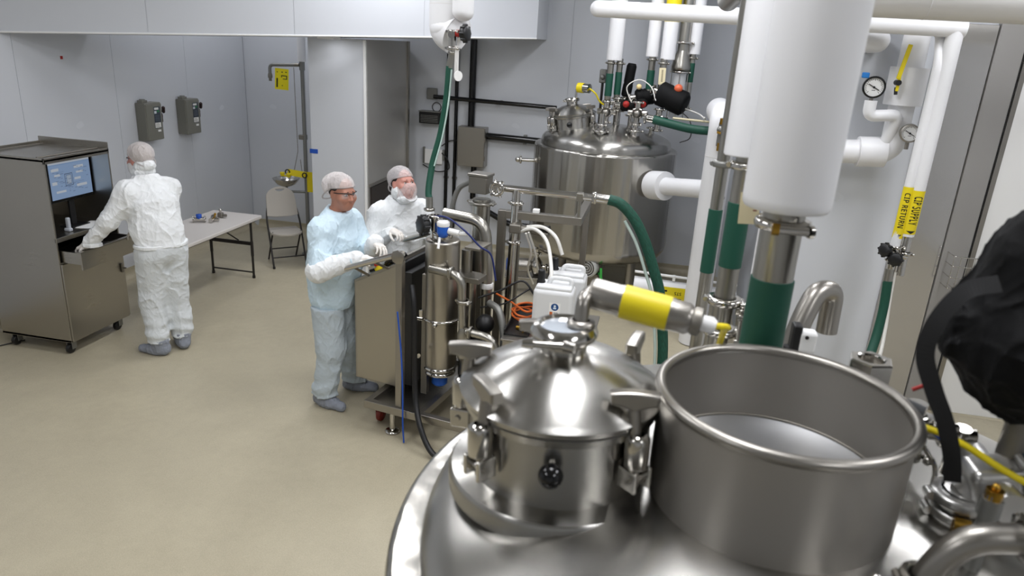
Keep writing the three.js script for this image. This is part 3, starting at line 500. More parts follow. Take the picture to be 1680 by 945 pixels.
// ------------------------------------------------------------ tanks
function wingClamp(parent, ang, R, y0, y1, s, twist) {                         // swing bolt with T handle around a manway, in the manway's frame
  const c = Math.cos(ang), n = Math.sin(ang), P = (r, y, t = 0) => V(c * r - n * t, y, n * r + c * t), o = R + 0.028 * s;
  const g = sub('clamp', parent);
  mesh('lug', [tr(boxUV(new RoundedBoxGeometry(0.05 * s, 0.05 * s, 0.012 * s, 2, 0.004 * s)), 0, 0, 0.022 * s), tr(boxUV(new RoundedBoxGeometry(0.05 * s, 0.05 * s, 0.012 * s, 2, 0.004 * s)), 0, 0, -0.022 * s), rod([0.006 * s, 0, -0.034 * s], [0.006 * s, 0, 0.034 * s], 0.008 * s, 0.008 * s, 10)].map(q => q.rotateY(-ang).translate(c * o, y0 + 0.02 * s, n * o)), M.polish, g);
  const bolt = [rod(P(o, y0), P(o - 0.012 * s, y1 + 0.03 * s), 0.011 * s), turned(P(o, y0 + 0.045 * s), P(o, 9), [[0.012 * s, 0], [0.027 * s, 0.004 * s], [0.027 * s, (y1 - y0) * 0.62], [0.018 * s, (y1 - y0) * 0.68], [0.014 * s, (y1 - y0) * 0.7]], 18), torus(0.024 * s, 0.003 * s, P(o, y0 + 0.05 * s), P(o, 9))];
  mesh('bolt', bolt, M.polish, g);
  // handle blade: a curved plate
  const pts = []; for (let i = 0; i <= 12; i++) { const t = i / 12 * 2 - 1; pts.push([t * 0.052 * s, 0.026 * s + 0.005 * s * (1 - t * t)]); } for (let i = 12; i >= 0; i--) { const t = i / 12 * 2 - 1; pts.push([t * 0.05 * s, 0.0 * s - 0.016 * s * Math.pow(1 - Math.abs(t), 2)]); }
  const hb = extrude(pts, 0.03 * s, 0.006 * s); hb.rotateY(twist); hb.translate(c * (o - 0.018 * s), y1 + 0.075 * s, n * (o - 0.018 * s));
  mesh('handle', [hb, rod(P(o - 0.008 * s, y1), P(o - 0.018 * s, y1 + 0.075 * s), 0.014 * s)], M.steelFlat, g);
}
function manway(parent, pos, tilt, s, angles, knobAng) {
  const m = sub('manway', parent, pos, tilt);
  mesh('pad', clathe([[0.205 * s, -0.004], [0.256 * s, -0.012], [0.264 * s, -0.022], [0.264 * s, -0.06]].map(([r, y]) => [r, y * s]), 64), M.tankTop, m);
  mesh('neck', clathe([[0.212, -0.05], [0.212, 0.15], [0.226, 0.153], [0.229, 0.17], [0.2, 0.172]].map(([r, y]) => [r * s, y * s]), 64), M.tankTop, m);
  mesh('gasket', [lathe([[0.2, 0.171], [0.222, 0.171], [0.224, 0.177], [0.2, 0.178]].map(([r, y]) => [r * s, y * s]), 0, 0, 0, 64)], M.white, m);
  const prof = [[0.222, 0.178], [0.236, 0.18], [0.238, 0.192], [0.23, 0.198], [0.222, 0.203], [0.2, 0.222], [0.16, 0.247], [0.11, 0.268], [0.06, 0.28], [0, 0.283]];
  mesh('lid', clathe(prof.map(([r, y]) => [r * s, y * s]), 72, 50), M.tankTop, m);
  for (const [a, tw] of angles) wingClamp(m, a * D2R, 0.215 * s, 0.05 * s, 0.16 * s, s, tw * D2R);
  const ka = knobAng * D2R, kc = Math.cos(ka), ks = Math.sin(ka);
  mesh('knob', [ball(0.027 * s, kc * 0.245 * s, 0.1 * s, ks * 0.245 * s)], M.blackGloss, m);
  mesh('knob_stem', [rod([kc * 0.2 * s, 0.115 * s, ks * 0.2 * s], [kc * 0.24 * s, 0.103 * s, ks * 0.24 * s], 0.007 * s)], M.polish, m);
  // sight glass port on top
  mesh('sight_port', clathe([[0.054, 0.255], [0.054, 0.305], [0.068, 0.308], [0.068, 0.316], [0.064, 0.318]].map(([r, y]) => [r * s, y * s]), 40), M.polish, m);
  mesh('sight_clamp', [clathe([[0.064, 0.312], [0.073, 0.312], [0.077, 0.32], [0.077, 0.328], [0.069, 0.34], [0.058, 0.343], [0.053, 0.336]].map(([r, y]) => [r * s, y * s]), 40), rod([0.02 * s, 0.322 * s, 0.082 * s], [-0.055 * s, 0.322 * s, 0.089 * s], 0.008 * s), rod([-0.055 * s, 0.322 * s, 0.089 * s], [-0.08 * s, 0.322 * s, 0.092 * s], 0.013 * s, 0.01 * s, 8), rod([0.01 * s, 0.322 * s, 0.08 * s], [0.035 * s, 0.32 * s, 0.085 * s], 0.012 * s, 0.012 * s, 8)], M.polish, m);
  mesh('sight_glass', [lathe([[0, 0.336], [0.054, 0.336], [0.054, 0.33], [0, 0.33]].map(([r, y]) => [r * s, y * s]), 0, 0, 0, 32)], phys(0xb9c0c8, 0.05, { metalness: 0, clearcoat: 1 }), m);
  return m;
}
// tank at the back
const TB = [-0.61, 0, -8.3];
{
  const t = thing('mixing_tank', 'tall stainless jacketed tank standing by the back wall', 'tank', TB);
  mesh('jacket', clathe([[0, 0.42], [0.3, 0.44], [0.6, 0.5], [0.76, 0.56], [0.8, 0.62], [0.81, 0.68], [0.81, 1.72], [0.8, 1.745], [0.78, 1.752], [0.735, 1.752]], 96, 50), M.tankSide, t);
  mesh('dome', clathe([[0.735, 1.745], [0.735, 1.79], [0.725, 1.825], [0.7, 1.855], [0.65, 1.88], [0.5, 1.93], [0.3, 1.975], [0.12, 1.995], [0, 2.0]], 96, 60), M.tankTop, t);
  for (let i = 0; i < 4; i++) { const a = (i + 0.5) / 4 * 2 * PI, x = Math.cos(a) * 0.62, z = Math.sin(a) * 0.62; mesh('leg', [rod([x, 0.02, z], [x, 0.55, z], 0.05, 0.05, 20), turned([x, 0, z], [x, 1, z], [[0, 0], [0.07, 0], [0.07, 0.015], [0.03, 0.05], [0, 0.05]])], M.steelFlat, t); }
  manway(t, [-0.36, 1.875, 0.1], [0.0, 0.0, 0.14], 1.12, [[140, -40], [185, 10], [30, 50], [-60, 20]], 92);
  mesh('side_port', [rod([-0.78, 1.54, 0.2], [-0.94, 1.54, 0.24], 0.02), ...clampRing([-0.93, 1.54, 0.237], [-1, 0, 0.25], 0.03), ball(0.03, -0.96, 1.54, 0.245)], M.polish, t);
  // two nozzles with clamp ferrules in front
  for (const [x, z, y] of [[-0.03, 0.47, 1.92], [0.33, 0.34, 1.94]]) mesh('nozzle', [rod([x, y - 0.08, z], [x, y + 0.03, z], 0.05, 0.05, 20), ...clampRing([x, y + 0.035, z], [0, 1, 0], 0.055), rod([x, y + 0.04, z], [x, y + 0.07, z], 0.05), ...clampRing([x, y + 0.1, z], [0, 1, 0], 0.035), rod([x, y + 0.07, z], [x, y + 0.22, z], 0.03)], M.polish, t);
  mesh('nozzle', [rod([0.5, 1.85, 0.05], [0.5, 2.0, 0.05], 0.03), ...clampRing([0.5, 1.99, 0.05], [0, 1, 0], 0.035), rod([0.1, 1.95, 0.05], [0.1, 2.3, 0.05], 0.04), ...clampRing([0.1, 2.15, 0.05], [0, 1, 0], 0.045), ...clampRing([0.1, 2.28, 0.05], [0, 1, 0], 0.045), rod([0.25, 1.95, -0.05], [0.25, 2.3, -0.05], 0.03), ...clampRing([0.25, 2.1, -0.05], [0, 1, 0], 0.04)], M.polish, t);
  // small sight lamp with yellow ring on the manway
  const l = thing('tank_lamp', 'small yellow ringed lamp on top of the back tank manway', 'lamp', [-0.98, 2.22, -8.2]);
  mesh('stem', [pipe([[0.0, -0.04, 0], [0.0, 0.14, 0], [0.03, 0.16, 0.0]], 0.012, 0.03), rod([0.02, 0.15, 0], [0.15, 0.15, 0.06], 0.05, 0.05, 20)], M.polish, l);
  mesh('ring', [rod([0.02, 0.15, 0], [0.085, 0.15, 0.03], 0.054, 0.054, 20)], M.yellow, l);
  mesh('cable', [spline([[0.15, 0.15, 0.06], [0.22, 0.1, 0.05], [0.27, 0.02, 0.02], [0.34, -0.02, 0], [0.36, 0.06, -0.02]], 0.009, 30, 8)], M.yellow, l);
}
// pipes dropping to the back tank
function drop(label, x, z, { ins, r, y0, y1, tubes, group }) {
  const t = thing('drop_pipe', label, 'pipe', [x, 0, z]);
  if (ins) mesh('insulation', clathe([[0, y0], [r - 0.004, y0], [r, y0 + 0.006], [r, CEIL - 0.01]], 26), ins, t);
  for (const [dx, dz, rt, ya, yb, ga, gb] of tubes) {
    mesh('tube', [rod([dx, ya, dz], [dx, yb, dz], rt, rt, 18), ...clampRing([dx, yb - 0.05, dz], [0, 1, 0], rt), ...clampRing([dx, ya + 0.02, dz], [0, 1, 0], rt)], M.hoseFit, t);
    if (ga) mesh('tape_band', [turned([dx, ga, dz], [dx, 9, dz], [[rt, 0], [rt + 0.004, 0.002], [rt + 0.004, gb - ga - 0.002], [rt, gb - ga]], 18)], M.green, t);
  }
  return t;
}
drop('white insulated drop with twin green banded tubes over the back tank', -0.6, -8.25, { ins: M.insul, r: 0.085, y0: 2.68, tubes: [[-0.03, 0.02, 0.036, 2.2, 2.7, 2.3, 2.54], [0.065, -0.02, 0.034, 2.2, 2.7, 2.32, 2.56]] });
drop('slim white insulated drop with one green band above the valves', -0.2, -8.3, { ins: M.insul, r: 0.068, y0: 2.74, tubes: [[0.01, 0, 0.038, 2.3, 2.76, 2.4, 2.6]] });
drop('white insulated drop with a beige label beside the steel vent', -0.03, -8.2, { ins: M.insul, r: 0.078, y0: 2.72, tubes: [[-0.035, 0.03, 0.036, 2.28, 2.73, 2.3, 2.42]] });
tag(mesh('yellow_band', [turned([-0.03, 3.1, -8.2], [-0.03, 9, -8.2], [[0.078, 0], [0.0795, 0.002], [0.0795, 0.23], [0.078, 0.232]], 26)], M.yellow), 'yellow label band around the insulated drop with beige label', 'label');
{ const bl = tag(mesh('hanging_label', [pbox(0.07, 0.17, 0.004, 0, 0, 0)], printMat(64, 160, (x) => { x.fillStyle = '#e9ddb6'; x.fillRect(0, 0, 64, 160); x.fillStyle = '#4a3d2a'; for (let i = 0; i < 9; i++) x.fillRect(24, 20 + i * 13, 16, 7); })), 'beige paper label tied to the insulated drop pipe', 'label'); bl.position.set(-0.065, 2.55, -8.125); bl.rotation.z = 0.03; }
{
  const t = thing('vent_pipe', 'bare stainless vent pipe with flanges hanging above the back tank', 'pipe', [0.12, 0, -8.25]);
  mesh('tube', [rod([0, 2.62, 0], [0, CEIL - 0.01, 0], 0.06, 0.06, 24), turned([0, 2.6, 0], [0, 9, 0], [[0.05, 0], [0.1, 0.01], [0.105, 0.05], [0.09, 0.12], [0.06, 0.22]], 24)], M.hoseFit, t);
  for (const y of [2.9, 2.6]) mesh('flange', clampRing([0, y, 0], [0, 1, 0], 0.068), M.polish, t);
  mesh('sight_tube', [rod([0, 2.12, 0], [0, 2.58, 0], 0.07, 0.07, 20)], M.clearPlastic, t);
  mesh('tie_rod', [0, 1, 2, 3].map(i => rod([Math.cos(i * PI / 2) * 0.085, 2.12, Math.sin(i * PI / 2) * 0.085], [Math.cos(i * PI / 2) * 0.085, 2.6, Math.sin(i * PI / 2) * 0.085], 0.006, 0.006, 6)), M.polish, t);
}
drop('slim white insulated drop with a green band at the end of the row', 0.24, -8.3, { ins: M.insul, r: 0.066, y0: 2.79, tubes: [[-0.01, 0, 0.034, 2.2, 2.8, 2.5, 2.7]] });
{
  const act = (label, x, y, z, dir, R, L, bits) => { const t = thing('valve_actuator', label, 'actuator', [x, y, z]); const d = arr(dir).normalize(), b = d.clone().multiplyScalar(L);
    mesh('housing', [turned([0, 0, 0], b.toArray(), [[0, 0], [R * 0.8, 0.0], [R, 0.02], [R, L * 0.35], [R * 0.9, L * 0.4], [R, L * 0.45], [R, L - 0.03], [R * 0.75, L], [0, L]], 24)], M.bagBlack, t);
    for (const [nm, p, r, mat] of bits) mesh(nm, [ball(r, ...p)], mat, t);
    mesh('valve_stem', [rod([0, 0, 0], d.clone().multiplyScalar(-0.08).toArray(), 0.035), ...clampRing(d.clone().multiplyScalar(-0.07).toArray(), dir, 0.04)], M.polish, t); };
  act('large black drum actuator with an orange cap on the back tank', -0.08, 2.38, -8.12, [1, -0.35, 0.3], 0.13, 0.33, [['indicator_cap', [0.2, 0.06, 0.11], 0.045, std(0xe06a45, 0.4)]]);
  act('black valve actuator lying behind the red valve bodies', -0.33, 2.3, -8.3, [1, 0.15, -0.2], 0.09, 0.22, [['lamp_cap', [0.03, 0.12, 0.06], 0.03, std(0xffe2a0, 0.4)]]);
  act('upright black actuator between the green banded tubes', -0.44, 2.3, -8.35, [0.1, 1, 0], 0.055, 0.36, []);
  act('small black actuator in front of the twin green tubes', -0.47, 2.22, -8.1, [1, 0, 0.1], 0.06, 0.2, [['red_cap', [0.06, 0.02, 0.07], 0.036, M.red]]);
  act('squat black actuator with a red disc by the white valve', -0.28, 2.25, -8.12, [0.7, 0.1, 0.6], 0.05, 0.1, [['red_cap', [0.05, 0.0, 0.09], 0.034, M.red]]);
  const vb = (label, x, y, z) => { const t = thing('diaphragm_valve', label, 'valve', [x, y, z]); mesh('body', [rbox(0.11, 0.1, 0.1, 0.015, 0, 0, 0), rod([0, -0.12, 0], [0, 0.12, 0], 0.035), rod([-0.1, 0, 0], [0.1, 0, 0], 0.032)], M.polish, t); mesh('clamp', [...clampRing([0, -0.11, 0], [0, 1, 0], 0.036), ...clampRing([0, 0.11, 0], [0, 1, 0], 0.036)], M.polish, t); mesh('bonnet', [turned([0, 0, 0.04], [0, 0, 1], [[0.05, 0], [0.05, 0.03], [0.03, 0.05], [0.03, 0.08], [0, 0.08]])], M.steelFlat, t); };
  vb('polished diaphragm valve under the twin green banded tubes', -0.62, 2.14, -8.1); vb('polished diaphragm valve between the two front nozzles of the back tank', -0.28, 2.16, -8.0);
  vb('polished diaphragm valve below the drum actuator on the back tank', -0.05, 2.1, -8.05);
  const sg = thing('signal_box', 'small grey instrument box standing behind the back tank manway', 'instrument', [-0.72, 2.05, -8.45]); mesh('case', [rbox(0.08, 0.15, 0.08, 0.015, 0, 0.45, 0), ball(0.03, 0, 0.44, 0.045)], M.galv, sg); mesh('stem', [rod([0, -0.1, 0], [0, 0.38, 0], 0.015)], M.darkMetal, sg);
  tag(mesh('clear_tube', [spline([[0.15, 2.25, -8.1], [0.35, 2.2, -8.0], [0.42, 2.17, -7.75], [0.4, 2.2, -7.55]], 0.008, 30, 8)], M.tubeWhite), 'thin clear tube running from the actuators to the right', 'tube');
  tag(mesh('looped_tube', [spline([[-0.35, 2.25, -8.05], [-0.42, 2.42, -8.05], [-0.3, 2.5, -8.06], [-0.17, 2.44, -8.06], [-0.1, 2.3, -8.0]], 0.006, 30, 8)], M.tubeWhite), 'thin pale tube looping over the tank valves', 'tube');
  tag(mesh('thin_wire_loop', [spline([[0.16, 2.22, -8.0], [0.28, 2.12, -7.95], [0.3, 1.95, -7.9], [0.2, 1.9, -7.85]], 0.005, 24, 6)], M.darkMetal), 'thin dark wire hanging under the drum actuator', 'wire');
  const gh = thing('horizontal_hose', 'green hose running from the back tank to the right', 'hose'); mesh('hose', [spline([[-0.1, 2.11, -7.93], [0.08, 2.08, -7.9], [0.3, 2.05, -7.85], [0.52, 2.05, -7.8], [0.8, 2.08, -7.75]], 0.045, 40, 16)], M.green, gh); mesh('end_fitting', [rod([-0.2, 2.12, -7.95], [-0.1, 2.11, -7.93], 0.04), ...clampRing([-0.18, 2.118, -7.946], [1, -0.1, 0.2], 0.042)], M.polish, gh);
  mesh('guide_rod', [rod([0.1, 2.14, -7.92], [0.75, 2.13, -7.8], 0.012)], M.beige, gh);
}
// ------------------------------------------------------------ filtration skid with operator console
{
  const t = thing('filtration_skid', 'stainless filtration skid with operator console and tall filter housing', 'machine', [-1.907, 0, -4.43], -10 * D2R);
  const S = M.steelFlat;
  const L = 0.9, Wd = 0.95;
  for (const w of [0, Wd]) mesh('rail', [bar(0, L, 0.19, 0.25, -w - 0.025, -w + 0.025, 0.004)], S, t);
  for (const u of [0.025, 0.45, L - 0.025]) mesh('rail', [bar(u - 0.025, u + 0.025, 0.192, 0.248, -Wd + 0.025, -0.025, 0.004)], S, t);
  mesh('drip_tray', [bar(0.05, 0.425, 0.2, 0.21, -Wd + 0.03, -0.03)], M.steel, t);
  for (const [u, w] of [[0.03, 0.16], [0.03, 0.8]]) { const c = sub('caster', t, [u, 0, -w]); mesh('wheel', [turned([-0.02, 0.05, 0], [1, 0.05, 0], [[0, 0], [0.04, 0], [0.05, 0.008], [0.05, 0.034], [0.04, 0.042], [0, 0.042]])], M.redCaster, c); mesh('fork', [rbox(0.006, 0.1, 0.05, 0.002, 0.028, 0.1, 0), rbox(0.006, 0.1, 0.05, 0.002, -0.028, 0.1, 0), rbox(0.08, 0.04, 0.08, 0.004, 0, 0.17, 0)], M.redCaster, c); }
  for (const [u, w] of [[0.2, 0.05], [0.2, 0.88], [0.8, 0.05], [0.8, 0.88]]) mesh('levelling_foot', [rod([u, 0.02, -w], [u, 0.2, -w], 0.022), turned([u, 0, -w], [u, 1, -w], [[0, 0], [0.055, 0], [0.058, 0.012], [0.045, 0.022], [0.022, 0.03], [0, 0.03]])], M.polish, t);
  mesh('post', [bar(0.25, 0.3, 0.25, 1.37, -0.05, 0.0, 0.004)], S, t);
  mesh('post', [bar(0.06, 0.1, 0.25, 1.33, -Wd - 0.0, -Wd + 0.04, 0.004)], S, t);
  mesh('post', [bar(0.31, 0.36, 0.25, 1.2, -0.32, -0.27, 0.004)], M.steelDull, t);
  mesh('post_plate', [turned([0.275, 1.39, 0.004], [0.275, 1.39, 9], [[0, 0], [0.05, 0], [0.05, 0.012], [0, 0.012]], 8)], S, t);
  const railBar = (a, b) => pipe([a, b], 0.021, 0.02, 16);
  mesh('handrail', [railBar([-0.245, 1.2, -0.02], [0.3, 1.415, -0.02])], M.polish, t);
  mesh('handrail', [railBar([-0.42, 1.14, -Wd + 0.02], [0.1, 1.345, -Wd + 0.02])], M.polish, t);
  mesh('handrail_bracket', [rod([-0.12, 1.12, -0.25], [-0.12, 1.245, -0.04], 0.01)], S, t); mesh('handrail_bracket', [rod([0.05, 1.2, -0.25], [0.05, 1.31, -0.04], 0.01)], S, t);
  // console: side profile in (u, y), extruded across the skid
  const con = sub('console', t), p = [[-0.244, 0.27], [0.14, 0.27], [0.14, 1.265], [-0.244, 1.07]];
  const body = extrude(p, 0.62, 0.004); body.translate(0, 0, -0.55); mesh('cabinet_body', [body], M.steel, con);
  const sp = [[-0.225, 0.285], [0.13, 0.285], [0.13, 1.24], [-0.225, 1.06]]; const side = extrude(sp, 0.01, 0.002); side.translate(0, 0, -0.235); mesh('side_panel', [side], phys(0xb3aea3, 0.36, { metalness: 1, roughnessMap: null }), con);
  mesh('seal_strip', [bar(0.14, 0.17, 0.28, 1.26, -0.86, -0.24)], M.black, con);
  const sl = Math.atan2(0.195, 0.384);
  mesh('touch_screen', [rbox(0.3, 0.02, 0.42, 0.005, -0.05, 1.182, -0.56, 0, 0, sl)], M.blackGloss, con);
  mesh('glare_strip', [rbox(0.03, 0.03, 0.5, 0.005, 0.115, 1.27, -0.55)], S, con);
  mesh('emergency_stop', [place(clathe([[0, 0], [0.03, 0], [0.03, 0.02], [0.014, 0.02], [0.014, 0.03]], 18), [-0.06, 1.165, -0.29], [-0.06 - Math.sin(sl), 1.165 + Math.cos(sl), -0.29])], M.yellow, con);
  mesh('stop_button', [place(clathe([[0, 0.055], [0.018, 0.052], [0.022, 0.042], [0.02, 0.03], [0, 0.03]], 18), [-0.06, 1.165, -0.29], [-0.06 - Math.sin(sl), 1.165 + Math.cos(sl), -0.29])], M.red, con);
  mesh('control_pendant', [spline([[-0.02, 1.21, -0.33], [0.03, 1.25, -0.3], [0.09, 1.27, -0.32], [0.13, 1.3, -0.36]], 0.017, 20, 10), rbox(0.07, 0.035, 0.05, 0.01, 0.07, 1.265, -0.31, 0, 0.3, sl)], M.black, con);
  mesh('door_handle', [rbox(0.02, 0.09, 0.03, 0.006, -0.256, 0.85, -0.3)], M.redCaster, con);
  mesh('latch', [rbox(0.03, 0.02, 0.02, 0.004, 0.155, 0.95, -0.23)], M.chrome, con);
  mesh('electrical_box', [bar(0.175, 0.24, 0.3, 1.2, -0.8, -0.25, 0.006)], M.black, con);
  // filter housing
  const fh = sub('filter_housing', t, [0.425, 0, -0.36]);
  mesh('shell', clathe([[0.0, 0.42], [0.06, 0.42], [0.105, 0.46], [0.122, 0.5], [0.124, 0.83], [0.124, 1.44], [0.118, 1.455], [0.09, 1.462], [0, 1.465]], 48, 55), phys(0xb2ada4, 0.3, { metalness: 1, anisotropy: 0.5 }), fh);
  mesh('clamp_band', [...torus(0.126, 0.012, [0, 0.86, 0], [0, 2, 0], 40), rod([-0.1, 0.86, 0.1], [-0.16, 0.86, 0.11], 0.014), ball(0.02, -0.165, 0.86, 0.112), rbox(0.03, 0.06, 0.03, 0.006, -0.115, 0.9, 0.09), ball(0.018, 0.02, 0.845, 0.138)], M.polish, fh);
  mesh('clamp_band', [...torus(0.112, 0.016, [0, 0.47, 0], [0, 2, 0], 40), ...torus(0.1, 0.02, [0, 0.43, 0], [0, 2, 0], 40)], M.chrome, fh);
  mesh('sump_sensor', [turned([0, 0.42, 0], [0, 0, 0], [[0.05, 0], [0.06, 0.02], [0.06, 0.09], [0.04, 0.11], [0, 0.11]])], M.blue, fh);
  mesh('top_flange', [rod([0, 1.455, 0], [0, 1.5, 0], 0.07), ...clampRing([0, 1.5, 0], [0, 1, 0], 0.05), rod([-0.06, 1.46, 0.02], [-0.06, 1.61, 0.02], 0.028), ...clampRing([-0.06, 1.615, 0.02], [0, 1, 0], 0.03)], M.polish, fh);
  handwheel(fh, [-0.085, 1.56, 0.06], [-0.55, 0.05, 0.8], 0.068);
  const sn = sub('flow_sensor', t, [0.425, 0, -0.36]);
  mesh('sensor_body', [turned([0.03, 1.49, 0.06], [0.03, 9, 0.06], [[0, 0], [0.03, 0], [0.043, 0.03], [0.043, 0.075], [0.036, 0.08]])], M.blue, sn);
  mesh('sensor_cap', [turned([0.03, 1.568, 0.06], [0.03, 9, 0.06], [[0.043, 0], [0.046, 0.006], [0.046, 0.028], [0.036, 0.036], [0, 0.038]])], M.white, sn);
  mesh('sensor_arm', [rod([0.07, 1.54, 0.06], [0.15, 1.53, 0.05], 0.022), rod([0.15, 1.53, 0.05], [0.21, 1.53, 0.03], 0.014)], M.white, sn); mesh('drip_spout', [rod([0.03, 1.42, 0.13], [0.02, 1.49, 0.09], 0.01)], M.white, sn);
  mesh('air_line', [spline([[-0.05, 1.62, 0.03], [0.05, 1.63, 0.05], [0.2, 1.55, 0.05], [0.3, 1.45, 0.02], [0.36, 1.4, -0.02], [0.4, 1.2, -0.05]], 0.007, 40, 8)], M.navyCable, sn);
  // bent tubes
  const P = (u, y, w) => [u, y, -w];
  const tb = (n, g, m = M.hoseFit) => mesh(n, g, m, t);
  tb('process_tube', [pipe([P(0.4, 1.27, 0.22), P(0.655, 1.265, 0.2), P(0.685, 0.72, 0.2)], 0.03, 0.09, 16), ...clampRing(P(0.675, 1.08, 0.2), [0.03, 1, 0], 0.033), ...clampRing(P(0.57, 1.268, 0.21), [1, 0, 0], 0.032)]);
  tb('process_tube', [pipe([P(0.685, 0.86, 0.2), P(0.93, 0.85, 0.2), P(0.96, 0.55, 0.2)], 0.03, 0.1, 16), ...clampRing(P(0.74, 0.858, 0.2), [1, 0, 0], 0.033), turned(P(0.685, 0.64, 0.2), P(0.685, 9, 0.2), [[0, 0], [0.04, 0.01], [0.045, 0.04], [0.045, 0.2], [0.03, 0.25]])]);
  tb('process_tube', [pipe([P(0.3, 1.575, 0.62), P(0.63, 1.56, 0.62), P(0.67, 1.3, 0.6), P(0.69, 0.26, 0.6)], 0.042, 0.12, 18)]);
  tb('process_tube', [rod(P(0.53, 0.26, 0.55), P(0.53, 1.35, 0.55), 0.04, 0.04, 18)]);
  tb('process_tube', [rod(P(0.6, 0.26, 0.5), P(0.6, 1.14, 0.5), 0.036, 0.036, 18), pipe([P(0.6, 0.62, 0.5), P(0.8, 0.6, 0.3), P(0.9, 0.6, 0.3)], 0.02, 0.06)]);
  tb('support_bracket', [rbox(0.3, 0.04, 0.16, 0.004, 0.54, 1.16, -0.5)], M.steelDull); tb('support_bracket', [rbox(0.12, 0.02, 0.2, 0.004, 0.66, 1.42, -0.45)], M.steelDull);
  tb('union_nut', [turned(P(0.675, 1.06, 0.6), P(0.675, 9, 0.6), [[0.042, 0], [0.054, 0.004], [0.054, 0.04], [0.042, 0.044]], 8)], M.white);
  tb('instrument_column', [rod(P(0.475, 0.25, 0.9), P(0.475, 1.66, 0.9), 0.068, 0.068, 24), ...clampRing(P(0.475, 1.63, 0.9), [0, 1, 0], 0.072)]);
  const jb = sub('column_box', t, P(0.46, 0, 0.9)); mesh('case', [rbox(0.15, 0.13, 0.13, 0.01, 0, 1.77, 0)], M.steelDull, jb); mesh('lid', [rbox(0.165, 0.022, 0.145, 0.006, 0, 1.845, 0)], M.steelFlat, jb); mesh('cable', [spline([[-0.08, 1.78, 0.02], [-0.17, 1.72, 0.02], [-0.22, 1.55, 0.04], [-0.23, 1.3, 0.05]], 0.02, 30, 10)], M.galv, jb);
  tb('black_hose', [spline([P(0.31, 1.16, 0.12), P(0.35, 1.05, 0.08), P(0.37, 0.85, 0.06), P(0.38, 0.6, 0.05), P(0.42, 0.35, 0.0), P(0.5, 0.2, -0.08), P(0.62, 0.06, -0.14), P(0.75, 0.022, -0.18)], 0.021, 50, 12)], M.black);
  tb('blue_air_line', [spline([P(0.28, 1.0, -0.02), P(0.31, 0.7, -0.02), P(0.33, 0.4, -0.03), P(0.345, 0.15, -0.05), P(0.36, 0.01, -0.06)], 0.006, 30, 8)], M.blueTape);
  tb('small_valve', [rod(P(0.75, 0.34, 0.08), P(0.9, 0.34, 0.08), 0.02), ...clampRing(P(0.8, 0.34, 0.08), [1, 0, 0], 0.024), rod(P(0.78, 0.34, 0.08), P(0.86, 0.46, 0.06), 0.01)], M.polish); tb('drain_stub', [rod(P(0.3, 0.62, 0.18), P(0.36, 0.62, 0.14), 0.018)], M.polish);
  tb('corrugated_hose', [spline([P(0.78, 1.02, 0.42), P(0.88, 1.0, 0.36), P(0.94, 0.85, 0.32), P(0.95, 0.6, 0.3)], 0.026, 24, 10)], M.galv);
  tb('pump_head', [turned(P(0.8, 0.74, 0.32), P(0.8, 0.74, -9), [[0, 0], [0.09, 0], [0.1, 0.03], [0.1, 0.12], [0.06, 0.15], [0, 0.15]]), ball(0.07, ...P(0.78, 0.88, 0.36))], M.black);
  tb('pump_bracket', [bar(0.74, 0.86, 0.25, 0.68, -0.4, -0.2, 0.004)], M.steelDull);
  tb('black_cable', [spline([P(0.7, 1.05, 0.4), P(0.85, 1.12, 0.45), P(1.0, 1.2, 0.5), P(1.1, 1.1, 0.5)], 0.008, 24, 8), spline([P(0.72, 0.98, 0.4), P(0.9, 1.04, 0.42), P(1.05, 1.15, 0.5)], 0.006, 24, 8)], M.black);
}
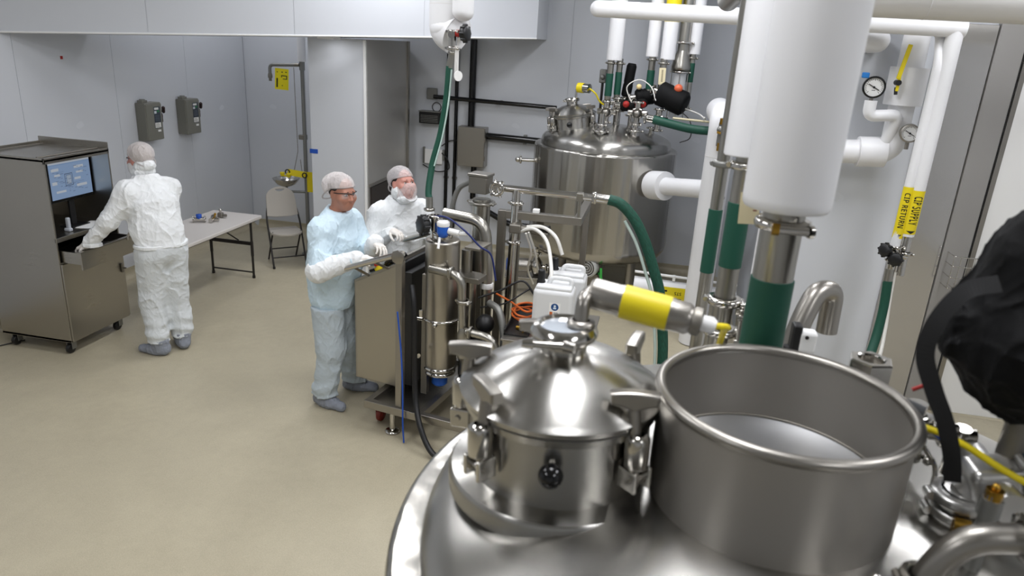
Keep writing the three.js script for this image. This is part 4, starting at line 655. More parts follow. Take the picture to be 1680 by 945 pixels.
// ------------------------------------------------------------ tube stand with the pipe to the green hose
{
  const t = thing('pipe_stand', 'square tube steel stand carrying a horizontal pipe before the back tank', 'stand', [-0.81, 0, -5.2]);
  const S = M.steelFlat;
  mesh('post', [bar(-0.33, -0.27, 0, 1.6, -0.03, 0.03, 0.005)], S, t);
  mesh('beam', [bar(-0.27, 0.31, 1.54, 1.6, -0.03, 0.03, 0.005)], S, t);
  mesh('beam', [bar(0.25, 0.31, 1.541, 1.599, -0.66, -0.03, 0.005)], S, t);
  mesh('post', [bar(0.255, 0.305, 0, 1.54, -0.66, -0.61, 0.005)], S, t);
  mesh('post', [bar(-0.33, -0.27, 0, 1.54, -0.66, -0.6, 0.005)], S, t);
  mesh('foot_rail', [bar(-0.33, 0.31, 0, 0.05, -0.68, -0.665, 0.003)], S, t);
  mesh('pipe', [pipe([[-0.34, 1.765, 0], [0.5, 1.755, 0]], 0.027, 0.05, 18), pipe([[-0.2, 1.76, 0.0], [-0.2, 1.4, 0.02], [-0.22, 0.5, 0.02]], 0.032, 0.04, 16), ...clampRing([0.38, 1.757, 0], [1, 0, 0], 0.03), ...clampRing([-0.2, 1.66, 0.0], [0, 1, 0], 0.034), ...clampRing([-0.2, 1.36, 0.02], [0, 1, 0], 0.034), rod([-0.34, 1.765, -0.05], [-0.34, 1.765, 0.06], 0.03)], M.polish, t);
  mesh('tee_clamp', [...torus(0.045, 0.014, [-0.34, 1.765, 0.06], [-0.34, 1.765, 2]), rod([-0.36, 1.83, 0.04], [-0.31, 1.7, 0.06], 0.012), rod([-0.3, 1.82, 0.04], [-0.38, 1.71, 0.06], 0.012)], M.polish, t);
  mesh('support_stub', [rod([0.28, 1.6, 0], [0.28, 1.73, 0], 0.012), rbox(0.05, 0.06, 0.07, 0.006, 0.28, 1.755, 0)], M.hoseFit, t);
  mesh('valve', [rbox(0.09, 0.07, 0.09, 0.012, -0.18, 1.48, 0.05), rod([-0.18, 1.48, 0.05], [0.02, 1.48, 0.06], 0.026), rod([-0.05, 1.47, 0.05], [0.08, 1.46, 0.08], 0.03), ], M.steelDull, t); mesh('cap_block', [rbox(0.05, 0.03, 0.05, 0.006, -0.04, 1.615, -0.0)], M.white, t);
  mesh('valve_knob', [rod([0.0, 1.49, 0.06], [0.08, 1.5, 0.08], 0.032)], M.black, t);
  const h = thing('supply_hose', 'mottled green hose arching down from the pipe stand to the floor', 'hose');
  const hp = [[-0.32, 1.754, -5.2], [-0.24, 1.735, -5.2], [-0.13, 1.64, -5.2], [-0.03, 1.48, -5.2], [0.06, 1.27, -5.2], [0.125, 1.1, -5.2], [0.2, 0.7, -5.2], [0.25, 0.2, -5.18], [0.3, 0.045, -5.1]];
  mesh('hose', [spline(hp, 0.04, 60, 16)], M.greenRib, h); mesh('end_fitting', [rod([-0.44, 1.757, -5.2], [-0.3, 1.752, -5.2], 0.034), ferrule([-0.42, 1.757, -5.2], [1, 1.757, -5.2], 0.034)], M.polish, h);
  tag(mesh('clear_hose', [spline(hp.slice(2).map(([x, y, z]) => [x - 0.055, y - 0.03, z + 0.01]), 0.012, 40, 8)], std(0xbfd0c8, 0.4)), 'thin pale tube running down beside the green hose', 'hose');
  // white tubes
  [[[-0.96, 1.46, -5.14], [-0.85, 1.5, -5.1], [-0.72, 1.46, -4.95], [-0.64, 1.3, -4.75], [-0.63, 1.24, -4.7]], [[-0.9, 1.5, -5.14], [-0.78, 1.52, -5.1], [-0.66, 1.48, -5.0], [-0.6, 1.36, -4.98]], [[-0.9, 1.46, -5.1], [-0.87, 1.3, -5.2], [-0.92, 1.1, -5.4], [-0.95, 0.8, -5.9]], [[-0.88, 1.47, -5.1], [-0.84, 1.3, -5.2], [-0.84, 1.1, -5.4], [-0.85, 0.8, -5.9]]].forEach((p, i) => tag(mesh('white_tube', [spline(p, i < 2 ? 0.014 : 0.008, 30, 8)], M.tubeWhite), ['thick white tube from the stand valve into the front jerrycan', 'thick white tube from the stand valve into the rear jerrycan', 'thin white tube hanging from the stand valve, left of two', 'thin white tube hanging from the stand valve, right of two'][i], 'tube'));
}
// ------------------------------------------------------------ bench with jerrycans
{
  const b = thing('steel_bench', 'stainless steel equipment box below the jerrycans', 'bench', [-0.6, 0, -4.72]);
  mesh('body', [bar(-0.3, 0.3, 0.1, 0.87, -0.36, 0.3, 0.008)], M.steel, b); mesh('top_plate', [bar(-0.31, 0.31, 0.87, 0.882, -0.37, 0.31, 0.003)], M.steelFlat, b);
  for (const [x, z] of [[-0.26, 0.26], [0.26, 0.26], [-0.26, -0.32], [0.26, -0.32]]) mesh('leg', [rod([x, 0, z], [x, 0.1, z], 0.02)], M.steelDull, b);
  const tr1 = thing('black_tray', 'black tray of fittings on the steel equipment box', 'tray', [-0.795, 0.882, -4.75]); mesh('tray', [bar(-0.11, 0.06, 0, 0.01, -0.3, 0.26), bar(-0.11, -0.1, 0, 0.04, -0.3, 0.26), bar(-0.11, 0.06, 0, 0.04, -0.3, -0.29)], M.black, tr1);
  mesh('fitting', [rod([-0.04, 0.02, 0.15], [0.05, 0.03, 0.18], 0.016), ...clampRing([0.02, 0.03, 0.17], [1, 0, 0.3], 0.018)], M.brass, tr1);
  const oc = []; for (let i = 0; i <= 90; i++) { const a = i / 90 * 2 * PI * 3.2; oc.push([-0.82 + Math.cos(a) * (0.085 + 0.01 * Math.sin(i)), 0.93 + 0.03 * Math.sin(a * 0.7) + i * 0.0004, -4.8 + Math.sin(a) * (0.12)]); } oc.push([-0.95, 0.98, -4.9], [-1.08, 0.99, -5.0]);
  tag(mesh('orange_cable', [spline(oc, 0.008, 260, 8)], M.orange), 'coil of orange cable on the black tray', 'cable');
  const can = (label, x, z, body) => {
    const t = thing('jerrycan', label, 'jerrycan', [x, 0.882, z], 0, 'white plastic jerrycans');
    const w = 0.275, d = 0.2, h = 0.36;
    mesh('body', [rbox(w, h, d, 0.035, 0, h / 2, 0, 0, 0, 0, 4), rbox(w - 0.03, 0.03, d - 0.03, 0.014, 0, h + 0.005, 0)], M.jerry, t);
    mesh('handle', [pipe([[0.11, h, 0.0], [0.11, h + 0.06, 0], [-0.03, h + 0.06, 0], [-0.05, h, 0]], 0.016, 0.035)], M.jerry, t);
    mesh('cap', [turned([-0.1, h, 0.0], [-0.1, 9, 0], [[0.03, 0], [0.03, 0.03], [0.026, 0.034], [0.024, 0.1], [0.016, 0.11], [0, 0.11]], 16)], M.black, t);
    mesh('seam', [turned([0.07, h + 0.018, 0.05], [0.07, 9, 0.05], [[0.02, 0], [0.02, 0.004], [0, 0.005]], 14)], M.jerry, t);
    if (body) { const pl = new THREE.PlaneGeometry(0.075, 0.15); pl.translate(0.02, 0.2, d / 2 + 0.001); mesh('label', [pl], printMat(128, 256, x => { x.fillStyle = '#f4f4f2'; x.fillRect(0, 0, 128, 256); x.fillStyle = '#164a86'; x.beginPath(); x.arc(64, 52, 44, 0, 7); x.fill(); x.fillStyle = '#dfe8f2'; x.beginPath(); x.arc(64, 40, 14, 0, 7); x.fill(); x.fillRect(46, 56, 36, 20); x.fillStyle = '#c8642c'; x.fillRect(8, 112, 34, 136); x.fillStyle = '#444'; for (let i = 0; i < 10; i++) x.fillRect(54, 116 + i * 13, 50 + (i * 29) % 18, 5); }), t); }
  };
  can('white plastic jerrycan with blue round safety label', -0.585, -4.6, true);
  can('white plastic jerrycan standing behind the labelled jerrycan', -0.54, -4.92, false);
}
// ------------------------------------------------------------ pumps on the floor before the back tank
{
  const p = thing('transfer_pump', 'small floor pump with blue motor end beside the back tank', 'pump', [-1.33, 0, -7.9], 0.15);
  mesh('motor', [turned([-0.22, 0.34, 0], [1, 0.34, 0], [[0, 0], [0.07, 0], [0.085, 0.02], [0.085, 0.2], [0.06, 0.24], [0, 0.24]])], M.steelFlat, p); mesh('motor_cap', [turned([-0.27, 0.34, 0], [1, 0.34, 0], [[0, 0], [0.07, 0], [0.088, 0.02], [0.088, 0.07], [0, 0.07]])], M.blueTape, p);
  mesh('pump_head', [turned([0.02, 0.34, 0], [1, 0.34, 0], [[0.04, 0], [0.11, 0.03], [0.11, 0.09], [0.05, 0.13], [0, 0.13]]), rod([0.08, 0.34, 0], [0.08, 0.55, 0], 0.025), rod([0.1, 0.34, 0], [0.3, 0.34, 0.05], 0.025), ...clampRing([0.2, 0.34, 0.025], [1, 0, 0.2], 0.03), ...clampRing([0.08, 0.5, 0], [0, 1, 0], 0.03)], M.polish, p);
  mesh('base', [bar(-0.28, 0.3, 0.2, 0.225, -0.12, 0.12, 0.004)], M.steelFlat, p); for (const [x, z] of [[-0.25, 0.1], [0.27, 0.1], [-0.25, -0.1], [0.27, -0.1]]) mesh('leg', [rod([x, 0, z], [x, 0.2, z], 0.018)], M.steelDull, p); mesh('saddle', [bar(-0.18, -0.02, 0.225, 0.28, -0.06, 0.06)], M.steelDull, p);
  const m = thing('agitator_motor', 'grey finned motor with round fan grille under the back tank', 'motor', [-0.62, 0, -7.58], -0.25);
  mesh('fan_cover', [turned([0, 0.5, -0.06], [0, 0.5, 9], [[0.1, 0], [0.115, 0.02], [0.115, 0.08], [0.1, 0.1], [0.09, 0.101]], 30), ...[0.02, 0.045, 0.07, 0.093].map(r => torus(r, 0.004, [0, 0.5, 0.043], [0, 0.5, 2], 26, 6)).flat()], std(0xc9c9c6, 0.45), m);
  mesh('fan', [turned([0, 0.5, 0.01], [0, 0.5, 2], [[0, 0], [0.095, 0], [0.095, 0.01], [0.03, 0.02], [0, 0.02]], 20)], M.galv, m);
  mesh('housing', [turned([0, 0.5, -0.32], [0, 0.5, 9], [[0, 0], [0.09, 0], [0.105, 0.02], [0.105, 0.26], [0.1, 0.26]], 24), ...Array.from({ length: 12 }, (_, i) => { const a = i / 12 * 2 * PI; return rod([Math.cos(a) * 0.105, 0.5 + Math.sin(a) * 0.105, -0.3], [Math.cos(a) * 0.105, 0.5 + Math.sin(a) * 0.105, -0.08], 0.006, 0.006, 6); }), rbox(0.1, 0.07, 0.1, 0.01, 0.05, 0.62, -0.2)], M.galv, m);
  mesh('stand', [bar(-0.09, 0.09, 0, 0.4, -0.26, -0.1, 0.006)], M.steelDull, m);
  mesh('indicator', [rod([0.17, 0.4, 0.02], [0.16, 0.52, 0.02], 0.014), rod([0.1, 0.42, -0.1], [0.18, 0.4, 0.02], 0.012)], std(0x3fb24a, 0.4), m);
}
// ------------------------------------------------------------ pipework at the upper right
{
  const t = thing('return_header', 'long white insulated overhead pipe turning down beside the steel door', 'pipe');
  mesh('insulation', [pipe([[-0.56, 3.07, -5.6], [1.905, 3.055, -5.6]], 0.058, 0.1, 24, 8), ball(0.058, -0.56, 3.07, -5.6, 1, 1, 1, 24, 16), pipe([[1.85, 3.05, -5.6], [1.85, 1.62, -5.6]], 0.054, 0.05, 22)], M.insul, t);
  const u = thing('supply_pipe', 'slim white insulated pipe running down against the overhead pipe bend', 'pipe');
  mesh('insulation', [pipe([[0.6, 3.06, -5.72], [1.795, 3.05, -5.72], [1.795, 2.85, -5.6], [1.785, 1.52, -5.58]], 0.034, 0.08, 20)], M.insul, u);
  const band = (parent, x, z, r, y0, y1, txt, flip, turn) => {
    const g = new THREE.CylinderGeometry(r + 0.0015, r + 0.0015, y1 - y0, 28, 1, true, turn, 2 * PI); g.translate(x, (y0 + y1) / 2, z);
    mesh('pipe_label', [g], printMat(256, 512, (c, w, h) => { c.fillStyle = '#ead414'; c.fillRect(0, 0, w, h); c.fillStyle = '#1b1806'; for (let i = 0; i < 3; i++) { c.save(); c.translate((i + 0.5) * w / 3, h / 2); c.rotate(flip !== (i === 1) ? -PI / 2 : PI / 2); c.font = 'bold 62px sans-serif'; c.textAlign = 'center'; c.textBaseline = 'middle'; c.fillText(txt, -24, 0); c.beginPath(); c.moveTo(250, 0); c.lineTo(214, -26); c.lineTo(214, 26); c.fill(); c.restore(); } }), parent);
  };
  band(u, 1.787, -5.583, 0.034, 1.6, 1.98, 'CIP RETURN', false, -1.25);
  band(t, 1.85, -5.6, 0.054, 1.64, 1.96, 'CIP SUPPLY', false, -0.9);
  const v = thing('hand_valve', 'steel valve with two black hand knobs below the yellow pipe labels', 'valve', [1.815, 1.46, -5.58]);
  mesh('body', [rod([-0.02, -0.12, 0], [-0.02, 0.08, 0], 0.03), rod([0.05, -0.14, 0], [0.05, 0.16, -0.02], 0.03), rod([-0.1, 0.04, 0.02], [0.06, 0.0, 0.0], 0.024), ...clampRing([-0.02, -0.03, 0], [0, 1, 0], 0.032), ...clampRing([0.05, 0.03, 0], [0, 1, 0], 0.032), ...clampRing([-0.02, 0.07, 0], [0, 1, 0], 0.032)], M.polish, v);
  handwheel(v, [-0.08, 0.05, 0.04], [-0.8, 0.1, 0.5], 0.05, M.black, 'hand_knob'); handwheel(v, [-0.02, 0.0, 0.07], [-0.5, 0, 0.8], 0.05, M.black, 'hand_knob');
  const h = thing('cip_hose', 'green hose hanging down from the valve with two black knobs', 'hose');
  mesh('hose', [spline([[1.79, 1.27, -5.57], [1.8, 1.05, -5.55], [1.78, 0.85, -5.5], [1.74, 0.7, -5.42], [1.66, 0.45, -5.3], [1.55, 0.1, -5.1]], 0.034, 40, 14)], M.green, h); mesh('end_fitting', [rod([1.79, 1.36, -5.58], [1.79, 1.26, -5.57], 0.034)], M.hoseFit, h);
  mesh('clear_line', [spline([[1.825, 1.34, -5.58], [1.83, 1.1, -5.55], [1.83, 0.9, -5.5], [1.8, 0.7, -5.4], [1.7, 0.4, -5.3]], 0.014, 40, 8)], M.tubeWhite, h);
  const big = thing('main_header', 'thick off white insulated pipe along the top right edge', 'pipe');
  mesh('insulation', [pipe([[0.7, 3.14, -4.5], [4.5, 3.14, -4.5]], 0.1, 0.05, 28)], M.insulDull, big); mesh('seam', [...torus(0.1, 0.002, [1.31, 3.14, -4.5], [2, 3.14, -4.5], 28, 5)], M.insul, big);
  const eb = thing('insulated_elbow', 'short fat white insulated elbow beside the pressure gauges', 'pipe'); mesh('insulation', [pipe([[0.95, CEIL - 0.01, -5.9], [0.95, 2.965, -5.9], [1.47, 2.965, -5.9], [1.47, 2.96, -6.19]], 0.085, 0.1, 24, 8)], M.insul, eb);
  // gauge assembly before the right wall
  const Z = -5.95, g = thing('gauge_line', 'white insulated pipe run with a fat valve sleeve on the right wall', 'pipe');
  mesh('riser', [pipe([[1.723, CEIL - 0.01, Z], [1.723, 2.175, Z], [1.098, 2.133, Z]], 0.09, 0.12, 26, 8)], M.insul, g);
  mesh('valve_sleeve', clathe([[0.085, 0], [0.13, 0], [0.132, 0.004], [0.132, 0.266], [0.13, 0.27], [0.085, 0.27]], 30).map(q => q.translate(1.723, 2.521, Z)), M.insul, g);
  mesh('sleeve', place(clathe([[0.085, 0], [0.112, 0], [0.114, 0.004], [0.114, 0.19], [0.112, 0.194], [0.085, 0.194]], 30), [1.677, 2.17, Z], [0.845, 2.125, Z]), M.insul, g);
  mesh('gauge_branch', [pipe([[1.647, 2.209, Z + 0.03], [1.689, 2.453, Z + 0.1], [1.47, 2.437, Z + 0.14], [1.47, 2.546, Z + 0.14]], 0.043, 0.06, 18)], M.insul, g);
  mesh('lever', [rbox(0.03, 0.24, 0.012, 0.004, 1.63, 2.825, Z + 0.16, 0, 0, -0.14), rbox(0.02, 0.12, 0.02, 0.004, 1.622, 2.682, Z + 0.155)], M.yellow, g);
  mesh('lever_nut', [rod([1.618, 2.682, Z + 0.12], [1.618, 2.682, Z + 0.18], 0.02), rod([1.618, 2.648, Z + 0.14], [1.622, 2.598, Z + 0.15], 0.012)], M.black, g);
  const gauge = (label, x, y, z, R, ring) => {
    const q = thing('pressure_gauge', label, 'gauge', [x, y, z], -0.15);
    mesh('case', place(clathe([[0, -0.05], [R * 0.9, -0.05], [R, -0.04], [R, 0.01], [R * 0.84, 0.014], [R * 0.82, 0.0]], 32), [0, 0, 0], [0, 0, 1]), ring, q);
    const face = new THREE.CircleGeometry(R * 0.83, 32); face.translate(0, 0, 0.002);
    mesh('dial', [face], printMat(128, 128, (c) => { c.fillStyle = '#e9e9e6'; c.fillRect(0, 0, 128, 128); c.strokeStyle = '#222'; c.lineWidth = 3; for (let i = 0; i <= 20; i++) { const a = (135 + i * 13.5) * D2R, r = i % 5 ? 50 : 44; c.beginPath(); c.moveTo(64 + Math.cos(a) * r, 64 + Math.sin(a) * r); c.lineTo(64 + Math.cos(a) * 57, 64 + Math.sin(a) * 57); c.stroke(); } c.fillStyle = '#333'; c.fillRect(52, 84, 24, 4); }), q);
    mesh('needle', [box(R * 1.1, R * 0.07, 0.003, 0, 0, 0.006, 0, 0, -0.5), rod([0, 0, 0.002], [0, 0, 0.01], R * 0.1)], M.black, q);
    mesh('stem', [rod([0, -R - 0.05, -0.02], [0, -R * 0.9, -0.02], 0.014)], M.steelDull, q);
  };
  gauge('black rimmed round pressure gauge on the white pipe run', 1.47, 2.64, Z + 0.14, 0.078, M.blackGloss);
  gauge('steel rimmed round thermometer gauge on the white pipe run', 1.774, 2.335, Z + 0.16, 0.067, M.steelFlat);
  tag(mesh('blue_clip', [rbox(0.05, 0.04, 0.03, 0.008, 1.402, 2.719, Z + 0.12)], std(0x2e86d8, 0.4)), 'tiny blue clip above the black rimmed gauge', 'clip');
  const wb = thing('wire_basket', 'small wire basket hung on the steel door', 'basket', [2.46, 1.15, ZJ + 0.06]);
  for (const y of [0, 0.09, 0.18, 0.26]) mesh('wire', [pipe([[-0.1, y, 0], [-0.1, y, 0.16], [0.25, y, 0.16], [0.25, y, 0]], 0.004, 0.01, 6)], M.chrome, wb); for (let i = 0; i < 8; i++) mesh('wire', [pipe([[-0.1 + i * 0.05, 0.26, 0.16], [-0.1 + i * 0.05, 0, 0.16], [-0.1 + i * 0.05, 0, 0]], 0.003, 0.01, 6)], M.chrome, wb);
  tag(mesh('orange_tag', [rbox(0.06, 0.12, 0.03, 0.01, 2.48, 0.98, ZJ + 0.075)], M.orange), 'small orange tag beside the wire basket', 'tag');
}
tag(mesh('steel_elbow', [pipe([[0.275, CEIL - 0.01, -3.6], [0.275, 3.1, -3.6], [0.275, 3.09, -4.4]], 0.06, 0.12, 22, 8)], M.hoseFit), 'bare steel elbow peeking in at the top behind the wide pipe', 'pipe');
// white column beside the back tank, its branch and taps
{
  const t = thing('insulated_column', 'thick white insulated pipe column with rounded elbow top', 'pipe');
  mesh('insulation', [pipe([[0.55, 0.01, -7.0], [0.55, 2.26, -7.0], [0.55, 2.26, -7.8]], 0.127, 0.14, 30, 10)], M.insul, t);
  mesh('seam', [...torus(0.1275, 0.002, [0.55, 1.9, -7.0], [0.55, 3, -7.0], 30, 5)], M.insulDull, t);
  mesh('branch', [pipe([[0.02, 1.465, -7.62], [0.5, 1.565, -7.08]], 0.09, 0.1, 24)], M.insul, t);
  mesh('branch_sleeve', place(clathe([[0.1, -0.02], [0.148, 0], [0.15, 0.01], [0.15, 0.2], [0.148, 0.21], [0.09, 0.212], [0.08, 0.25]], 30), [-0.03, 1.455, -7.68], [0.5, 1.565, -7.08]), M.insul, t);
  const br = thing('drain_line', 'white insulated low pipe with a yellow arrow label', 'pipe'); mesh('insulation', [pipe([[-0.1, 0.43, -7.35], [0.95, 0.4, -7.35]], 0.1, 0.05, 24)], M.insul, br);
  mesh('arrow_label', [pbox(0.27, 0.17, 0.004, 0.3, 0.4, -7.247)], printMat(256, 160, (c) => { c.fillStyle = '#ecd818'; c.fillRect(0, 0, 256, 160); c.fillStyle = '#1b1806'; c.beginPath(); c.moveTo(20, 40); c.lineTo(50, 22); c.lineTo(50, 32); c.lineTo(84, 32); c.lineTo(84, 50); c.lineTo(50, 50); c.lineTo(50, 60); c.fill(); c.save(); c.translate(190, 60); c.rotate(PI); c.font = 'bold 44px sans-serif'; c.textAlign = 'center'; c.fillText('STS', 0, 16); c.restore(); c.fillRect(150, 110, 80, 8); }), br);
  mesh('support', [rod([0.1, 0, -7.35], [0.1, 0.35, -7.35], 0.02)], M.steelDull, br); mesh('trace_line', [rod([-0.1, 0.59, -7.33], [0.95, 0.56, -7.33], 0.014), rbox(0.03, 0.06, 0.05, 0.006, 0.31, 0.56, -7.34)], M.white, br);
  const tp = thing('brass_tap', 'brass and steel tap cluster on the white column top', 'tap', [0.53, 2.06, -6.86]);
  mesh('body', [rod([0, -0.05, -0.02], [0, 0.16, 0.0], 0.03), rod([0, 0.06, 0], [0.03, 0.06, 0.09], 0.022), ball(0.035, -0.01, 0.1, 0.03)], M.galv, tp); mesh('spindle', [rod([-0.01, 0.15, 0.02], [-0.01, 0.2, 0.03], 0.018), rod([0.0, -0.09, 0.02], [0.0, -0.02, 0.02], 0.022), rod([-0.04, 0.08, 0.05], [0.05, 0.06, 0.06], 0.012)], M.brass, tp);
  const t2 = thing('brass_tap', 'single small brass tap low on the white column', 'tap', [0.62, 1.55, -6.87]); mesh('body', [rod([0, 0, -0.01], [0, 0, 0.06], 0.016), ball(0.024, 0, 0, 0.07)], M.galv, t2); mesh('spindle', [rod([-0.05, 0.0, 0.07], [0.0, 0.0, 0.07], 0.018)], M.brass, t2);
}
// ------------------------------------------------------------ foreground tank
const T = [0.43, 0, -1.58];
const domeProf = [[0.905, 1.655], [0.905, 1.69], [0.897, 1.715], [0.875, 1.742], [0.835, 1.767], [0.76, 1.795], [0.65, 1.829], [0.5, 1.862], [0.3, 1.874], [0.12, 1.877], [0, 1.877]];
{
  const t = thing('process_tank', 'large stainless domed tank with bolted manway in the foreground', 'tank', T);
  mesh('jacket', clathe([[0, 0.4], [0.6, 0.45], [0.92, 0.55], [0.985, 0.65], [0.985, 1.63], [0.98, 1.648], [0.965, 1.657], [0.905, 1.66]], 128, 50), M.tankSide, t);
  mesh('dome', clathe(domeProf, 160, 60), M.tankTop, t);
  for (let i = 0; i < 4; i++) { const a = (i + 0.5) / 4 * 2 * PI, x = Math.cos(a) * 0.75, z = Math.sin(a) * 0.75; mesh('leg', [rod([x, 0.02, z], [x, 0.6, z], 0.055, 0.055, 16), turned([x, 0, z], [x, 1, z], [[0, 0], [0.08, 0], [0.08, 0.015], [0.03, 0.05], [0, 0.05]])], M.steelFlat, t); }
  manway(t, [-0.583, 1.862, 0.075], [0.0, 0, 0.03], 1.0, [[127, -52], [40, 6], [184, 8], [-114, 8], [-45, 80]], 86);
}
// open charging funnel on the tank
{
  const t = thing('charging_funnel', 'wide open topped stainless cylinder standing on the foreground tank', 'funnel', [0.325, 1.82, -1.475]);
  mesh('wall', clathe([[0.262, 0.285], [0.262, 0.02], [0.256, 0.0], [0.252, 0.0], [0.252, 0.285]].map(([r, y]) => [r, y]), 96, 40), M.hopper, t);
  mesh('rim', [...torus(0.261, 0.0125, [0, 0.29, 0], [0, 2, 0], 96, 12)], M.steelFlat, t);
  mesh('dished_bottom', clathe([[0.252, 0.112], [0.225, 0.098], [0.19, 0.085], [0.14, 0.074], [0.08, 0.066], [0, 0.063]], 72, 60), phys(0xb2b3b4, 0.33, { metalness: 0.9 }), t);
  mesh('weld_bead', [...torus(0.252, 0.004, [0, 0.113, 0], [0, 2, 0], 72, 6)], M.steelDull, t);
}
// tank light with the yellow band
{
  const t = thing('tank_light', 'stainless tank light with yellow mesh band and yellow cable', 'lamp');
  const a = V(-0.118, 2.262, -1.575), b = V(0.115, 2.236, -1.545), d = b.clone().sub(a).normalize(), q = s => a.clone().addScaledVector(d, s);
  mesh('elbow', [pipe([[-0.128, 2.2, -1.515], [-0.128, 2.262, -1.53], a.toArray()], 0.0165, 0.03, 16, 8), turned([-0.128, 2.199, -1.515], [-0.128, 9, -1.515], [[0, 0], [0.032, 0], [0.032, 0.012], [0.02, 0.016]], 20)], M.steelFlat, t);
  const L = a.distanceTo(b), A = a.toArray(), B = b.toArray();
  mesh('housing', place(clathe([[0, 0], [0.03, 0], [0.036, 0.008], [0.036, L * 0.3], [0.0375, L * 0.3], [0.0375, L * 0.82], [0.036, L * 0.82], [0.036, L * 0.96], [0.03, L], [0, L]], 40), A, B), M.steelFlat, t);
  const txY = dataTex(128, (u, v) => { const k = (Math.sin((u * 14 + v * 4) * 2 * PI) * Math.sin((u * 14 - v * 4) * 2 * PI)) * 16; return [222 + k, 203 + k, 18 + k]; }); txY.repeat.set(2, 3);
  mesh('yellow_band', place(clathe([[0.037, L * 0.33], [0.0395, L * 0.335], [0.0395, L * 0.785], [0.037, L * 0.79]], 40), A, B), std(0xffffff, 0.45, { map: txY }), t);
  mesh('end_cap', place(clathe([[0.03, L], [0.034, L + 0.006], [0.034, L + 0.02], [0.022, L + 0.024], [0.0, L + 0.024]], 8), A, B), M.steelDull, t);
  mesh('cable_gland', place(clathe([[0.018, L + 0.02], [0.019, L + 0.045], [0.013, L + 0.055], [0, L + 0.055]], 16), A, B), M.white, t);
  const e = q(L + 0.05);
  mesh('cable', [spline([e.toArray(), [e.x + 0.025, e.y - 0.006, e.z - 0.02], [e.x + 0.04, e.y - 0.03, e.z - 0.08], [e.x + 0.045, e.y - 0.07, e.z - 0.17], [e.x + 0.045, 2.05, e.z - 0.26], [e.x + 0.05, 1.92, e.z - 0.33], [e.x + 0.08, 1.86, e.z - 0.42]], 0.0075, 40, 10)], M.yellow, t);
}
// ------------------------------------------------------------ insulated drops onto the foreground tank
{
  const t = thing('insulated_drop_pipe', 'very wide white insulated pipe hanging in front with a green banded tube', 'pipe', [0.325, 0, -1.86]);
  mesh('insulation', clathe([[0, 2.447], [0.092, 2.447], [0.1, 2.449], [0.1055, 2.458], [0.1065, 2.475], [0.108, CEIL - 0.01]], 48, 55), M.insul, t);
  mesh('tube', [rod([0, 1.86, 0], [0, 2.445, 0], 0.051, 0.051, 32)], M.hoseFit, t);
  mesh('tape_band', [turned([0, 1.9, 0], [0, 9, 0], [[0.051, 0], [0.055, 0.002], [0.055, 0.362], [0.051, 0.364]], 32)], M.green, t);
  mesh('clamp', [turned([0, 2.408, 0], [0, 9, 0], [[0.051, -0.015], [0.066, -0.012], [0.07, 0], [0.066, 0.012], [0.051, 0.015]], 32), rod([-0.02, 2.408, 0.075], [0.05, 2.408, 0.072], 0.011), rod([0.05, 2.408, 0.072], [0.06, 2.408, 0.068], 0.016, 0.016, 8)], M.polish, t);
  mesh('clamp_nut', [rod([-0.035, 2.408, 0.074], [-0.018, 2.408, 0.075], 0.015, 0.015, 10)], M.brass, t);
  const s = thing('insulated_drop_pipe', 'narrower white insulated pipe with green banded tube behind the wide one', 'pipe', [0.262, 0, -2.4]);
  mesh('insulation', clathe([[0, 2.5], [0.056, 2.5], [0.06, 2.505], [0.062, CEIL - 0.01]], 36), M.insul, s);
  mesh('tube', [rod([0.015, 1.76, 0], [0.015, 2.5, 0], 0.034, 0.034, 24)], M.hoseFit, s);
  mesh('tape_band', [turned([0.015, 2.13, 0], [0.015, 9, 0], [[0.034, 0], [0.0375, 0.002], [0.0375, 0.218], [0.034, 0.22]], 24)], M.green, s);
  mesh('clamp', [...clampRing([0.015, 2.47, 0], [0, 1, 0], 0.035), ...clampRing([0.015, 2.01, 0], [0, 1, 0], 0.04), ...clampRing([0.015, 1.9, 0], [0, 1, 0], 0.04)], M.polish, s);
  mesh('valve_plate', [rbox(0.02, 0.16, 0.07, 0.006, 0.075, 1.92, 0.02), rod([0.06, 1.97, 0.05], [0.09, 1.97, 0.05], 0.012), rod([0.06, 1.88, 0.05], [0.09, 1.88, 0.05], 0.012), rod([0.06, 1.97, -0.01], [0.09, 1.97, -0.01], 0.012)], M.polish, s);
  const v = thing('banded_tube', 'thin steel tube with green band half hidden by the white column', 'pipe', [0.235, 0, -2.75]);
  mesh('tube', [rod([0, 1.5, 0], [0, CEIL - 0.01, 0], 0.023, 0.023, 20)], M.hoseFit, v); mesh('tape_band', [turned([0, 2.0, 0], [0, 9, 0], [[0.023, 0], [0.026, 0.002], [0.026, 0.248], [0.023, 0.25]], 20)], M.green, v); mesh('clamp', [...clampRing([0, 2.42, 0], [0, 1, 0], 0.025)], M.galv, v);
  tag(mesh('insulated_pipe', clathe([[0, 0.01], [0.06, 0.01], [0.062, CEIL - 0.01]], 26).map(g => g.translate(0.525, 0, -3.2)), M.insul), 'plain white insulated pipe standing behind the wide front pipe', 'pipe');
  const pt = tag(mesh('paper_tag', [pbox(0.055, 0.09, 0.001, 0, 0, 0), rod([0, 0.044, 0], [0.0, 0.13, 0.16], 0.0015, 0.0015, 5)], printMat(64, 96, c => { c.fillStyle = '#d9cda8'; c.fillRect(0, 0, 64, 96); c.fillStyle = '#7a3c34'; for (let i = 0; i < 4; i++) c.fillRect(44, 22 + i * 10, 12, 4); })), 'beige paper tag tied between the two insulated pipes', 'tag'); pt.position.set(0.268, 2.395, -2.08); pt.rotation.z = 0.05;
}
